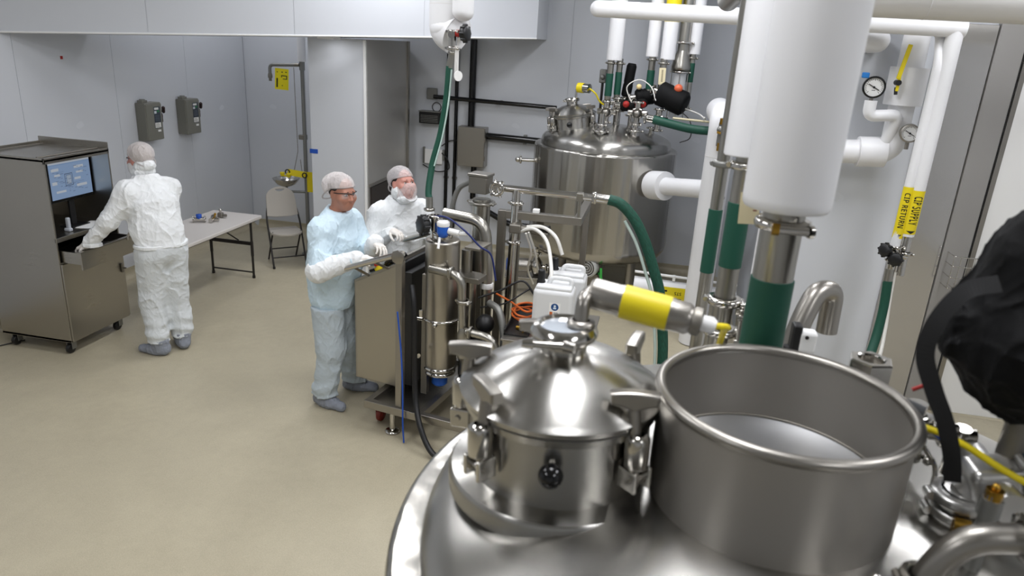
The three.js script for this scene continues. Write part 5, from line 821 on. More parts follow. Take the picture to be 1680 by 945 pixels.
// ------------------------------------------------------------ fittings around the funnel
{
  const ub = thing('vent_bend', 'bare steel tube bent over like a cane behind the funnel', 'vent'); mesh('tube', [pipe([[0.5, 1.657, -2.42], [0.555, 1.93, -2.5], [0.6, 2.035, -2.55], [0.668, 2.03, -2.6], [0.672, 1.87, -2.6]], 0.037, 0.07, 20, 8)], M.steelFlat, ub); mesh('foot', [turned([0.5, 1.657, -2.42], [0.5, 9, -2.42], [[0, 0], [0.06, 0], [0.06, 0.02], [0.04, 0.03]])], M.polish, ub);
  const sw = thing('position_switch', 'small white sensor block with black bracket behind the funnel rim', 'sensor', [0.49, 1.72, -2.28]); mesh('bracket', [rod([0, 0.02, 0], [0, 0.2, 0], 0.02), rbox(0.03, 0.14, 0.05, 0.008, 0.01, 0.21, 0)], M.black, sw); mesh('cover', [rbox(0.06, 0.075, 0.05, 0.014, 0.045, 0.225, 0)], M.white, sw); mesh('screw', [rod([0.04, 0.245, 0.02], [0.04, 0.245, 0.028], 0.006)], M.darkMetal, sw); mesh('foot', [turned([0, -0.0, 0], [0, 1, 0], [[0, -0.02], [0.04, -0.02], [0.04, 0.02], [0, 0.03]])], M.steelDull, sw);
  const hx = thing('hex_cap', 'polished hexagonal cap with round recess behind the funnel rim', 'cap', [0.62, 1.885, -1.91], 0.3);
  const hp = []; for (let i = 0; i < 6; i++) hp.push([Math.cos(i * PI / 3) * 0.058, Math.sin(i * PI / 3) * 0.058]); const hole = []; for (let i = 0; i < 24; i++) hole.push([Math.cos(-i * PI / 12) * 0.033, Math.sin(-i * PI / 12) * 0.033]);
  const hg = extrude(hp, 0.085, 0.005, [hole]); hg.rotateX(-PI / 2); hg.translate(0, 0.13, 0); mesh('hexagon', [hg], M.polish, hx); mesh('neck', [rod([0, -0.02, 0], [0, 0.1, 0], 0.045, 0.045, 24), ...clampRing([0, 0.04, 0], [0, 1, 0], 0.047)], M.polish, hx); mesh('recess', [rod([0, 0.09, 0], [0, 0.15, 0], 0.033, 0.033, 24)], M.steelDull, hx);
  const pl = thing('cable_plug', 'steel plug with yellow ring feeding a yellow cable', 'plug'); mesh('plug', [rod([0.565, 2.08, -1.62], [0.60, 2.076, -1.6], 0.016), rod([0.585, 1.9, -1.62], [0.585, 2.07, -1.62], 0.013)], M.polish, pl); mesh('ring', [rod([0.598, 2.076, -1.601], [0.606, 2.075, -1.597], 0.0185)], M.yellow, pl); mesh('boot', [rod([0.606, 2.075, -1.597], [0.645, 2.07, -1.58], 0.019, 0.016)], std(0x4a4c4e, 0.6), pl);
  mesh('cable', [spline([[0.59, 2.055, -1.56], [0.64, 2.06, -1.53], [0.7, 2.05, -1.5], [0.78, 2.02, -1.46], [0.9, 1.985, -1.42], [1.05, 1.96, -1.4]], 0.0075, 40, 10)], M.yellow, pl);
  tag(mesh('blue_tube', [spline([[0.61, 2.06, -1.6], [0.66, 2.04, -1.56], [0.69, 2.02, -1.56], [0.71, 1.99, -1.58], [0.72, 1.96, -1.6]], 0.004, 30, 8)], M.blueTape), 'thin blue tube curling below the yellow cable', 'tube');
  tag(mesh('red_pin', [rod([0.64, 2.09, -1.66], [0.672, 2.11, -1.66], 0.005)], M.red), 'thin red pin beside the black strap', 'pin');
  // diaphragm valve
  const dv = thing('diaphragm_valve', 'large polished diaphragm valve with square bolted flange beside the funnel', 'valve', [0.735, 1.868, -1.5]); dv.scale.setScalar(1.22);
  mesh('inlet', [rod([0, -0.03, 0], [0, 0.06, 0], 0.034, 0.034, 24), ...clampRing([0, 0.015, 0], [0, 1, 0], 0.036), rod([0, 0.05, 0], [0.03, 0.09, 0], 0.03), ...clampRing([-0.005, 0.045, 0.0], [0, 1, 0], 0.034)], M.castSteel, dv);
  mesh('clamp_nut', [rod([-0.03, 0.02, 0.05], [-0.005, 0.02, 0.055], 0.014), rod([0.0, 0.02, 0.055], [0.05, 0.01, 0.05], 0.008)], M.brass, dv);
  const fl = (x, t) => rbox(t, 0.1, 0.09, 0.012, x, 0, 0, 0, 0, 0, 3), R = g => g.rotateZ(0.28).translate(0.035, 0.082, 0);
  mesh('valve_body', [R(rbox(0.085, 0.085, 0.08, 0.018, 0.0, 0, 0, 0, 0, 0, 3)), R(fl(0.045, 0.014)), R(rod([0, 0, -0.1], [0, 0, 0.08], 0.028))], M.castSteel, dv);
  mesh('bonnet', [R(fl(0.064, 0.014)), ...place(clathe([[0.042, 0], [0.044, 0.01], [0.044, 0.035], [0.036, 0.045], [0, 0.045]], 24), [0, 0, 0], [1, 0, 0]).map(g => R(g.translate(0.07, 0, 0)))], M.castSteel, dv);
  for (const [y, z] of [[0.036, 0.032], [-0.036, 0.032], [0.036, -0.032], [-0.036, -0.032]]) mesh('bolt', [R(rod([0.02, y, z], [0.078, y, z], 0.0065, 0.0065, 8)), R(rod([0.072, y, z], [0.082, y, z], 0.0105, 0.0105, 6))], M.castSteel, dv);
  mesh('diaphragm', [R(fl(0.0545, 0.004))], std(0x4c5566, 0.6), dv);
  mesh('actuator_ring', [...place(clathe([[0.02, 0], [0.022, 0.006], [0.022, 0.012], [0.02, 0.016]], 20), [0, 0, 0], [1, 0, 0]).map(g => R(g.translate(0.114, 0, 0)))], M.red, dv);
  mesh('actuator', [...place(clathe([[0, 0], [0.03, 0], [0.045, 0.01], [0.045, 0.08], [0, 0.09]], 20), [0, 0, 0], [1, 0, 0]).map(g => R(g.translate(0.13, 0, 0)))], M.black, dv);
  const cl = thing('valve_cluster', 'group of polished clamps and short tubes beside the funnel rim', 'fittings', [0.66, 1.87, -1.66]);
  mesh('tube', [rod([0, 0, 0], [0, 0.19, 0], 0.022, 0.022, 20), rod([-0.0, 0.12, 0], [0.13, 0.13, 0.02], 0.02, 0.02, 16), rod([0.1, 0.02, 0.0], [0.1, 0.15, 0.02], 0.018, 0.018, 16), pipe([[0.02, 0.1, 0], [0.05, 0.06, 0.06], [0.04, 0.0, 0.09]], 0.006, 0.02, 8)], M.polish, cl);
  for (const c of [[[0, 0.06, 0], [0, 1, 0], 0.026], [[0, 0.15, 0], [0, 1, 0], 0.026], [[0.07, 0.126, 0.01], [1, 0, 0], 0.024], [[0.1, 0.1, 0.01], [0, 1, 0], 0.022]]) mesh('clamp', clampRing(...c), M.polish, cl);
  mesh('clip', [rbox(0.025, 0.035, 0.008, 0.003, 0.04, 0.015, 0.095)], M.white, cl);
  // elbow at the lower right
  const el = thing('outlet_elbow', 'polished steel elbow rising from the tank at the right edge', 'elbow');
  mesh('tube', [pipe([[0.565, 1.86, -1.2], [0.567, 1.935, -1.2], [0.61, 2.02, -1.2], [0.72, 2.04, -1.2]], 0.026, 0.09, 22, 10), rod([0.565, 1.85, -1.2], [0.566, 1.9, -1.2], 0.028)], M.steelFlat, el);
  mesh('clamp', clampRing([0.565, 1.915, -1.2], [0, 1, 0], 0.029), M.polish, el); mesh('clamp', clampRing([0.705, 2.038, -1.2], [1, 0.1, 0], 0.03), M.polish, el);
  mesh('outlet', [rod([0.72, 2.04, -1.2], [0.9, 2.05, -1.2], 0.028, 0.028, 20)], M.steelFlat, el);
  const bv = thing('brass_valve', 'small brass bleed valve above the right edge elbow', 'valve', [0.7, 1.94, -1.33]); mesh('body', [rod([0, -0.1, 0], [0, 0.1, 0], 0.016, 0.016, 12), rod([0, 0.05, 0], [0, 0.09, 0], 0.02, 0.02, 6)], M.galv, bv); mesh('cap', [rod([0, 0.09, 0], [0, 0.11, 0], 0.016), ball(0.008, 0, 0.115, 0)], M.brass, bv);
  const br = thing('clamp_knob', 'small clamp screw at the bottom edge beside the elbow', 'clamp', [0.47, 1.875, -1.16]); mesh('screw', [rod([0, 0, 0], [0, 0.05, 0], 0.007), rod([-0.02, 0.02, 0], [0.02, 0.03, 0], 0.008), ball(0.011, 0, 0.055, 0)], M.polish, br);
}
// ------------------------------------------------------------ signed distance meshing
function nets(f, lo, hi, cell) {                                           // surface nets over a box
  const n = [0, 1, 2].map(i => Math.ceil((hi[i] - lo[i]) / cell) + 1), [nx, ny, nz] = n, val = new Float32Array(nx * ny * nz);
  for (let k = 0, q = 0; k < nz; k++) for (let j = 0; j < ny; j++) for (let i = 0; i < nx; i++, q++) val[q] = f(lo[0] + i * cell, lo[1] + j * cell, lo[2] + k * cell);
  const pos = [], id = new Int32Array(nx * ny * nz).fill(-1), idx = [], I = (i, j, k) => (k * ny + j) * nx + i;
  for (let k = 0; k < nz - 1; k++) for (let j = 0; j < ny - 1; j++) for (let i = 0; i < nx - 1; i++) {
    let m = 0, cx = 0, cy = 0, cz = 0, c = 0; const v = [];
    for (let b = 0; b < 8; b++) { const x = val[I(i + (b & 1), j + (b >> 1 & 1), k + (b >> 2))]; v.push(x); if (x < 0) m |= 1 << b; }
    if (m === 0 || m === 255) continue;
    for (const [a, b] of EDGES) if ((v[a] < 0) !== (v[b] < 0)) { const t = v[a] / (v[a] - v[b]); cx += (a & 1) * (1 - t) + (b & 1) * t; cy += (a >> 1 & 1) * (1 - t) + (b >> 1 & 1) * t; cz += (a >> 2) * (1 - t) + (b >> 2) * t; c++; }
    id[I(i, j, k)] = pos.length / 3; pos.push(lo[0] + (i + cx / c) * cell, lo[1] + (j + cy / c) * cell, lo[2] + (k + cz / c) * cell);
  }
  const quad = (a, b, c, d, fl) => { if (a < 0 || b < 0 || c < 0 || d < 0) return; fl ? idx.push(a, b, c, a, c, d) : idx.push(a, c, b, a, d, c); };
  for (let k = 1; k < nz - 1; k++) for (let j = 1; j < ny - 1; j++) for (let i = 1; i < nx - 1; i++) {
    const s = val[I(i, j, k)] < 0;
    if (s !== val[I(i + 1, j, k)] < 0) quad(id[I(i, j - 1, k - 1)], id[I(i, j, k - 1)], id[I(i, j, k)], id[I(i, j - 1, k)], s);
    if (s !== val[I(i, j + 1, k)] < 0) quad(id[I(i - 1, j, k - 1)], id[I(i - 1, j, k)], id[I(i, j, k)], id[I(i, j, k - 1)], s);
    if (s !== val[I(i, j, k + 1)] < 0) quad(id[I(i - 1, j - 1, k)], id[I(i, j - 1, k)], id[I(i, j, k)], id[I(i - 1, j, k)], s);
  }
  const nor = new Float32Array(pos.length), uv = new Float32Array(pos.length / 3 * 2), e = cell * 0.5;
  for (let p = 0; p < pos.length; p += 3) {
    const [x, y, z] = [pos[p], pos[p + 1], pos[p + 2]]; let gx = f(x + e, y, z) - f(x - e, y, z), gy = f(x, y + e, z) - f(x, y - e, z), gz = f(x, y, z + e) - f(x, y, z - e); const l = Math.hypot(gx, gy, gz) || 1;
    nor[p] = gx / l; nor[p + 1] = gy / l; nor[p + 2] = gz / l; uv[p / 3 * 2] = (x + z) * 0.5; uv[p / 3 * 2 + 1] = y * 0.5;
  }
  const g = new THREE.BufferGeometry(); g.setAttribute('position', new THREE.Float32BufferAttribute(pos, 3)); g.setAttribute('normal', new THREE.BufferAttribute(nor, 3)); g.setAttribute('uv', new THREE.BufferAttribute(uv, 2)); g.setIndex(idx); return g;
}
const EDGES = [[0, 1], [2, 3], [4, 5], [6, 7], [0, 2], [1, 3], [4, 6], [5, 7], [0, 4], [1, 5], [2, 6], [3, 7]];
const smin = (a, b, k) => { const h = Math.max(k - Math.abs(a - b), 0) / k; return Math.min(a, b) - h * h * k * 0.25; };
// tapered capsule; sx, sz flatten its cross-section
function cap(a, b, ra, rb, sx = 1, sz = 1) {
  const [ax, ay, az] = a, dx = b[0] - ax, dy = b[1] - ay, dz = b[2] - az, L = dx * dx + dy * dy + dz * dz || 1e-9;
  return (x, y, z) => { const px = x - ax, py = y - ay, pz = z - az, t = Math.max(0, Math.min(1, (px * dx + py * dy + pz * dz) / L)), qx = (px - dx * t) / sx, qy = py - dy * t, qz = (pz - dz * t) / sz; return Math.sqrt(qx * qx + qy * qy + qz * qz) - (ra + (rb - ra) * t); };
}
const ell = (c, r) => (x, y, z) => { const px = (x - c[0]) / r[0], py = (y - c[1]) / r[1], pz = (z - c[2]) / r[2], k = Math.sqrt(px * px + py * py + pz * pz); return (k - 1) * Math.min(...r); };
const blend = (fs, k) => (x, y, z) => { let d = fs[0](x, y, z); for (let i = 1; i < fs.length; i++) d = smin(d, fs[i](x, y, z), k); return d; };
const bounds = (pts, m) => [[0, 1, 2].map(i => Math.min(...pts.map(p => p[i])) - m), [0, 1, 2].map(i => Math.max(...pts.map(p => p[i])) + m)];
// two bone reach
function elbow(s, w, l1, l2, pole) {
  const S = arr(s), Wv = arr(w), d = Wv.clone().sub(S), L = Math.min(d.length(), (l1 + l2) * 0.999); d.normalize(); const a = (l1 * l1 - l2 * l2 + L * L) / (2 * L), h = Math.sqrt(Math.max(0, l1 * l1 - a * a)), p = arr(pole).clone(); p.addScaledVector(d, -p.dot(d)).normalize();
  return S.clone().addScaledVector(d, a).addScaledVector(p, h).toArray();
}
const lerp = (a, b, t) => a.map((v, i) => v + (b[i] - v) * t);
// folds: elongated noise that gathers near joints
const folds = (amp, f = 9, seed = 0, squash = 0.45) => (x, y, z) => { const w = 0.5 * N3(x * 4 + seed, y * 4, z * 4); return amp * (0.7 * N3(x * f * 0.7 + seed, y * f * squash, z * f * 0.7) + 0.35 - 0.85 * ridge(N3(x * f + w + seed, y * f * squash * 0.75 + w, z * f - w)) - 0.3 * ridge(N3(x * f * 1.3 - w, y * f * 1.5 + seed, z * f * 1.3 + w))); };
function hand(wrist, dir, palmN, curl, side, s = 1) {                        // five finger glove, palm normal and finger direction given
  const d = arr(dir).clone().normalize(), n = arr(palmN).clone(); n.addScaledVector(d, -n.dot(d)).normalize(); const r = V(0, 0, 0).crossVectors(d, n).multiplyScalar(side);
  const P = (a, b, c) => arr(wrist).clone().addScaledVector(d, a * s).addScaledVector(r, b * s).addScaledVector(n, c * s).toArray();
  const palm = blend([cap(P(-0.02, 0, 0), P(0.03, 0, 0), 0.03, 0.033), cap(P(0.03, -0.022, 0), P(0.085, -0.03, 0), 0.019, 0.015), cap(P(0.03, 0, 0), P(0.09, 0, 0), 0.02, 0.015), cap(P(0.03, 0.022, 0), P(0.08, 0.03, 0), 0.019, 0.014)], 0.02);
  const fs = [], tips = [];
  [[-0.032, 0.086, 0.07, 0.0092], [-0.011, 0.092, 0.08, 0.0095], [0.011, 0.09, 0.075, 0.0092], [0.031, 0.082, 0.06, 0.0085]].forEach(([b, a, L, rr], i) => {
    let p = [a, b, 0], ang = curl * 0.35 + i * 0.06; const ch = [p];
    for (const f of [0.45, 0.32, 0.23]) { p = [p[0] + Math.cos(ang) * L * f, p[1] * 1.0 + b * 0.06, p[2] + Math.sin(ang) * L * f]; ch.push(p); ang += curl * 0.6; }
    for (let j = 0; j < 3; j++) fs.push(cap(P(...ch[j]), P(...ch[j + 1]), rr * (1 - j * 0.07), rr * (0.93 - j * 0.07))); tips.push(P(...ch[3]));
  });
  const th = [[0.02, -0.028, 0.006], [0.05, -0.052, 0.016], [0.078, -0.056, 0.03 + curl * 0.01], [0.095, -0.048, 0.04 + curl * 0.015]]; for (let j = 0; j < 3; j++) fs.push(cap(P(...th[j]), P(...th[j + 1]), 0.013 - j * 0.0015, 0.0115 - j * 0.0015)); tips.push(P(...th[3]));
  const f = (x, y, z) => { let q = palm(x, y, z), m = 1e9; for (const g of fs) m = Math.min(m, g(x, y, z)); return smin(q, m, 0.008); };
  const [lo, hi] = bounds([P(-0.05, 0, 0), P(0.09, 0.05, 0), P(0.09, -0.07, 0), ...tips], 0.03); return nets(f, lo, hi, 0.004);
}
function head(c, yaw, pitch, roll = 0) {                                     // face looks along +z before turning
  const fs = blend([ell([0, 0.035, -0.012], [0.078, 0.092, 0.098]), ell([0, -0.035, 0.022], [0.062, 0.07, 0.07]), cap([0, -0.085, 0.055], [0, -0.075, 0.06], 0.03, 0.028, 1.2, 1)], 0.05);
  const nose = blend([cap([0, 0.012, 0.092], [0, -0.028, 0.113], 0.009, 0.013), ell([0.012, -0.032, 0.1], [0.009, 0.008, 0.01]), ell([-0.012, -0.032, 0.1], [0.009, 0.008, 0.01])], 0.01);
  const brow = cap([-0.04, 0.024, 0.078], [0.04, 0.024, 0.078], 0.012, 0.012), lips = [cap([-0.02, -0.06, 0.088], [0.02, -0.06, 0.088], 0.007, 0.007), cap([-0.017, -0.07, 0.086], [0.017, -0.07, 0.086], 0.008, 0.008)];
  const ears = [-1, 1].map(s => ell([s * 0.078, -0.005, -0.01], [0.012, 0.032, 0.02])), eyes = [-1, 1].map(s => ell([s * 0.032, 0.008, 0.094], [0.018, 0.011, 0.014])), cheeks = [-1, 1].map(s => ell([s * 0.045, -0.025, 0.064], [0.03, 0.026, 0.028])), fold = [-1, 1].map(s => cap([s * 0.021, -0.036, 0.106], [s * 0.036, -0.066, 0.09], 0.003, 0.003));
  const q = new THREE.Quaternion().setFromEuler(new THREE.Euler(pitch, yaw, roll, 'YXZ')), inv = q.clone().invert(), v = V(0, 0, 0);
  const local = (x, y, z) => { v.set(x - c[0], y - c[1], z - c[2]).applyQuaternion(inv); return v; };
  const f = (X, Y, Z) => { const { x, y, z } = local(X, Y, Z); let d = fs(x, y, z); for (const e of cheeks) d = smin(d, e(x, y, z), 0.03); d = smin(d, brow(x, y, z), 0.02); for (const e of eyes) d = -smin(-d, e(x, y, z), 0.008); d = smin(d, nose(x, y, z), 0.008); for (const e of fold) d = -smin(-d, e(x, y, z), 0.006); for (const e of lips) d = smin(d, e(x, y, z), 0.008); for (const e of ears) d = smin(d, e(x, y, z), 0.012); return d; };
  return { f, q, at: p => V(...p).applyQuaternion(q).add(arr(c)), c };
}
const orient = (g, H) => g.applyQuaternion(H.q).translate(...H.c);
// spec gives joints in the person's frame: +z forward, +x the person's left
function person(label, pos, yaw, s) {
  const t = thing('person', label, 'person', pos, yaw), J = s.j, inv = p => { const v = arr(p).clone().sub(V(...pos)); v.applyAxisAngle(V(0, 1, 0), -yaw); return v.toArray(); };
  const sides = ['L', 'R'], arms = {};
  for (const k of sides) { const w = inv(s.wrist[k]); arms[k] = { s: J['sh' + k], w, e: elbow(J['sh' + k], w, 0.3, 0.27, s.pole[k]) }; const d = V(...w).distanceTo(V(...J['sh' + k])); if (d > 0.57) console.log(label, k, 'reach', d.toFixed(3)); }
  const H = head(J.head, s.look[0], s.look[1], s.look[2] || 0), hp = J.head;
  const up = J.chest, pel = J.pelvis;
  // skin body: one continuous surface under the clothing
  const bodyF = blend([cap(pel, up, 0.1, 0.12, 1.15, 0.85), cap(up, [up[0], J.neck[1] - 0.06, J.neck[2] - 0.01], 0.12, 0.08, 1.2, 0.85), cap(J.neck, lerp(J.neck, hp, 0.7), 0.058, 0.055), ...sides.flatMap(k => [cap([J['sh' + k][0] * 0.8, J['sh' + k][1], J['sh' + k][2]], arms[k].e, 0.048, 0.038), cap(arms[k].e, arms[k].w, 0.037, 0.027), cap(J['hip' + k], J['kn' + k], 0.075, 0.05), cap(J['kn' + k], J['an' + k], 0.048, 0.036)])], 0.05);
  const all = [pel, up, J.neck, ...sides.flatMap(k => [arms[k].e, arms[k].w, J['sh' + k], J['hip' + k], J['kn' + k], J['an' + k]])];
  const [lo, hi] = bounds(all, 0.14), cutY = J.neck[1] + 0.015;
  const both = (x, y, z) => smin(bodyF(x, y, z), H.f(x, y, z), 0.03);
  const low = nets((x, y, z) => Math.max(both(x, y, z), y - cutY), lo, [hi[0], cutY + 0.03, hi[2]], 0.02), top = nets((x, y, z) => Math.max(both(x, y, z), cutY - 0.004 - y), [hp[0] - 0.16, cutY - 0.02, hp[2] - 0.16], [hp[0] + 0.16, hp[1] + 0.16, hp[2] + 0.16], 0.005);
  mesh('body', [low, top], s.skin, t);
  // clothing
  const B = s.bulk, fo = folds((s.fold ?? 0.011) * 1.3, 9, s.seed), hem = s.hem;
  const trunk = [cap(lerp(pel, up, -0.12), lerp(pel, up, 0.45), 0.172 * B, 0.17 * B, 1.08, s.deep ?? 0.86), cap(lerp(pel, up, 0.4), up, 0.168 * B, 0.165 * B, 1.12, s.deep ?? 0.84), cap(up, [J.neck[0], J.neck[1] - 0.07, J.neck[2] - 0.01], 0.16 * B, 0.085, 1.15, 0.85), cap(J.shL, J.shR, 0.07 * B, 0.07 * B, 1, 0.95), ...sides.map(k => cap([J.neck[0], J.neck[1] - 0.06, J.neck[2] - 0.01], J['sh' + k], 0.07, 0.07))];
  const sleeve = sides.flatMap(k => [cap(J['sh' + k], arms[k].e, 0.072 * B, 0.066 * B), cap(arms[k].e, lerp(arms[k].e, arms[k].w, 0.96), 0.066 * B, 0.047 * B)]);
  const collar = cap([J.neck[0], J.neck[1] - 0.035, J.neck[2]], [J.neck[0], J.neck[1] + 0.005, J.neck[2] + 0.005], 0.082, 0.074);
  const upF = blend([...trunk, collar], 0.07), slF = blend(sleeve, 0.04);
  const neckHole = cap(J.neck, [J.neck[0], J.neck[1] + 0.1, J.neck[2] + 0.01], 0.062, 0.06);
  const topF = (x, y, z) => { let d = smin(upF(x, y, z), slF(x, y, z), 0.06); d += fo(x, y, z) - 0.003; d = Math.max(d, -neckHole(x, y, z) + 0.0, hem - y + 0.012 * N3(x * 6, 0, z * 6), y - J.neck[1] - 0.025 + (z - J.neck[2]) * 0.25); return d; };
  const legF0 = blend([cap(pel, lerp(pel, up, 0.25), 0.165 * B, 0.16 * B, 1.08, 0.86), ...sides.flatMap(k => [cap(J['hip' + k], J['kn' + k], 0.118 * B, 0.1 * B), cap(J['kn' + k], J['an' + k], 0.098 * B, 0.092 * B)])], 0.045);
  const fl = folds((s.fold ?? 0.011) * 1.25, 7, s.seed + 5, 0.6), cuff = s.cuff ?? 0.1;
  const legF = (x, y, z) => Math.max(legF0(x, y, z) + fl(x, y, z) + 0.008 * Math.sin(y * 55 + 3 * N3(x * 5, y * 3, z * 5)) * Math.max(0, 1 - (y - cuff) / 0.3), y - hem - 0.015, cuff - y + 0.02 * N3(x * 8, 1, z * 8));
  if (s.merge) { const f = (x, y, z) => Math.min(topF(x, y, z), legF(x, y, z)); }
  mesh(s.topName, [nets(topF, [lo[0] - 0.06, hem - 0.05, lo[2] - 0.06], [hi[0] + 0.06, J.neck[1] + 0.08, hi[2] + 0.06], 0.0115)], s.topMat, t);
  mesh('trousers', [nets(legF, [Math.min(J.anL[0], J.anR[0], pel[0] - 0.1) - 0.2, cuff - 0.04, Math.min(J.anL[2], J.anR[2], pel[2]) - 0.22], [Math.max(J.anL[0], J.anR[0], pel[0] + 0.1) + 0.2, hem + 0.05, Math.max(J.anL[2], J.anR[2], pel[2]) + 0.22], 0.0125)], s.legMat, t);
  if (s.belt) { const bf = (x, y, z) => Math.max(Math.abs(y - hem - 0.01 - 0.01 * N3(x * 5, 0, z * 5)) - 0.016, Math.min(topF(x, hem + 0.035, z), legF0(x, hem - 0.05, z)) - 0.004); mesh('waist_seam', [nets(bf, [lo[0], hem - 0.04, lo[2]], [hi[0], hem + 0.06, hi[2]], 0.009)], s.topMat, t); }
  for (const k of sides) {
    const A = J['an' + k], fd = s.foot[k], F = V(Math.sin(fd), 0, Math.cos(fd)), P = (a, y) => [A[0] + F.x * a, y, A[2] + F.z * a];
    const sf = blend([cap(P(-0.05, 0.055), P(0.05, 0.05), 0.05, 0.05), cap(P(0.05, 0.045), P(0.17, 0.035), 0.05, 0.038), cap(P(-0.01, 0.06), P(-0.015, 0.13), 0.055, 0.075)], 0.04), ff = folds(0.007, 22, s.seed + 9);
    const [l2, h2] = bounds([P(-0.1, 0), P(0.22, 0), P(0, 0.17)], 0.08); l2[1] = -0.02; mesh('shoe_cover', [nets((x, y, z) => Math.max(sf(x, y, z) + ff(x, y, z), 0.002 - y, y - 0.155), l2, h2, 0.009)], s.shoeMat, t);
    const hs = s.hand[k]; mesh('glove', [hand(arms[k].w, V(...hs[0]).applyAxisAngle(V(0, 1, 0), -yaw), V(...hs[1]).applyAxisAngle(V(0, 1, 0), -yaw), hs[2], hs[3])], s.gloveMat ?? M.glove, t);
  }
  // hair under a gathered net
  mesh('hair', [orient(nets((x, y, z) => Math.max(ell([0, 0.038, -0.022], [0.084, 0.095, 0.1])(x, y, z), -ell([0, -0.03, 0.1], [0.075, 0.1, 0.09])(x, y, z), -0.03 - y), [-0.12, -0.1, -0.16], [0.12, 0.16, 0.12], 0.007), H)], s.hair, t);
  const nf = folds(0.0045, 24, s.seed + 3), cf = s.capShape ?? [[0, 0.05, -0.03], [0.1, 0.1, 0.118]], front = s.capFront ?? 0.05;
  const capS = ell(...cf), capF = (x, y, z) => { const d = capS(x, y, z) + nf(x, y, z); return Math.max(d, front + (z < 0 ? z * 0.75 : z * 0.12) - y); };
  mesh('hair_net', [orient(nets(capF, [-0.15, -0.12, -0.2], [0.15, 0.2, 0.14], 0.0055), H)], s.capMat, t);
  mesh('net_band', [orient(sweep(Array.from({ length: 41 }, (_, i) => { const a = i / 40 * 2 * PI, z = Math.cos(a) * (cf[1][2] - 0.006) + cf[0][2], x = Math.sin(a) * (cf[1][0] - 0.005); return V(x, front + (z < 0 ? z * 0.75 : z * 0.12), z); }), 0.006, 8, false), H)], s.capMat, t);
  for (const k of [-1, 1]) { const e = mesh('eye', [orient(ball(0.012, k * 0.032, 0.007, 0.081, 1.15, 0.55, 1), H)], M.eyeWhite, t); mesh('iris', [orient(ball(0.0062, k * 0.033 + (s.gaze ?? 0), 0.007, 0.0905, 1, 0.9, 0.6), H)], M.eye, e); }
  mesh('lips', [orient(rod([-0.022, -0.063, 0.0915], [0, -0.0625, 0.0965], 0.0028, 0.0045, 8), H), orient(rod([0, -0.0625, 0.0965], [0.022, -0.063, 0.0915], 0.0045, 0.0028, 8), H), orient(rod([-0.016, -0.0715, 0.092], [0.016, -0.0715, 0.092], 0.0045, 0.0045, 8), H)], s.lipMat ?? M.lips, t);
  for (const k of [-1, 1]) mesh('eyebrow', [orient(rod([k * 0.018, 0.029, 0.094], [k * 0.05, 0.028, 0.08], 0.004, 0.003, 8), H)], s.hair, t);
  if (s.glasses) {
    mesh('glasses_frame', [...[-1, 1].flatMap(k => [orient(pipe([[k * 0.008, 0.02, 0.108], [k * 0.06, 0.026, 0.092], [k * 0.076, 0.02, 0.06], [k * 0.082, 0.012, -0.015]], 0.003, 0.012, 8), H)]), orient(rod([-0.01, 0.018, 0.109], [0.01, 0.018, 0.109], 0.003, 0.003, 8), H)], M.black, t);
    for (const k of [-1, 1]) mesh('glasses_lens', [orient(tr(new THREE.SphereGeometry(0.06, 14, 10, PI / 2 - 0.42, 0.84, PI / 2 - 0.3, 0.6), k * 0.036, 0.002, 0.042, 0, k * 0.22), H)], M.lens, t);
  }
  if (s.mask) { const mf = folds(0.004, 34, s.seed + 7), sh = blend([ell([0, -0.045, 0.037], [0.083, 0.072, 0.092]), ell([0, -0.095, 0.015], [0.075, 0.05, 0.075])], 0.04); mesh('beard_net', [orient(nets((x, y, z) => Math.max(sh(x, y, z) + mf(x, y, z), y - s.mask - Math.max(0, -z) * 0.4), [-0.12, -0.18, -0.09], [0.12, 0.06, 0.16], 0.0055), H)], s.maskMat, t); }
  if (s.hood) { const hf = folds(0.006, 20, s.seed + 11), sh = s.hood; mesh('neck_cover', [orient(nets((x, y, z) => { const d = Math.min(...sh.map(e => ell(...e)(x, y, z))); return Math.max(d + hf(x, y, z), -ell([0, -0.02, 0.12], [0.08, 0.12, 0.1])(x, y, z)); }, [-0.14, -0.2, -0.17], [0.14, 0.1, 0.12], 0.007), H)], s.capMat2 ?? M.coverall, t); }
  if (s.extra) s.extra(t, { J, arms, topF, hem });
  return t;
}
const stance = ({ h = 1, lean = 0, hip = 0.95, sh = 0.2, feet, shY = 1.47, side = 0 }) => {
  const L = (y) => lean * Math.max(0, y - hip) / 0.55;
  return { pelvis: [0, hip, 0], chest: [side, hip + 0.36, L(hip + 0.36)], neck: [side, 1.53 * h, L(1.53) + 0.015], head: [side, 1.67 * h, L(1.67) + 0.05], shL: [side + sh, shY * h, L(1.45)], shR: [side - sh, shY * h, L(1.45)], hipL: [0.095, hip - 0.05, 0], hipR: [-0.095, hip - 0.05, 0], ...feet };
};
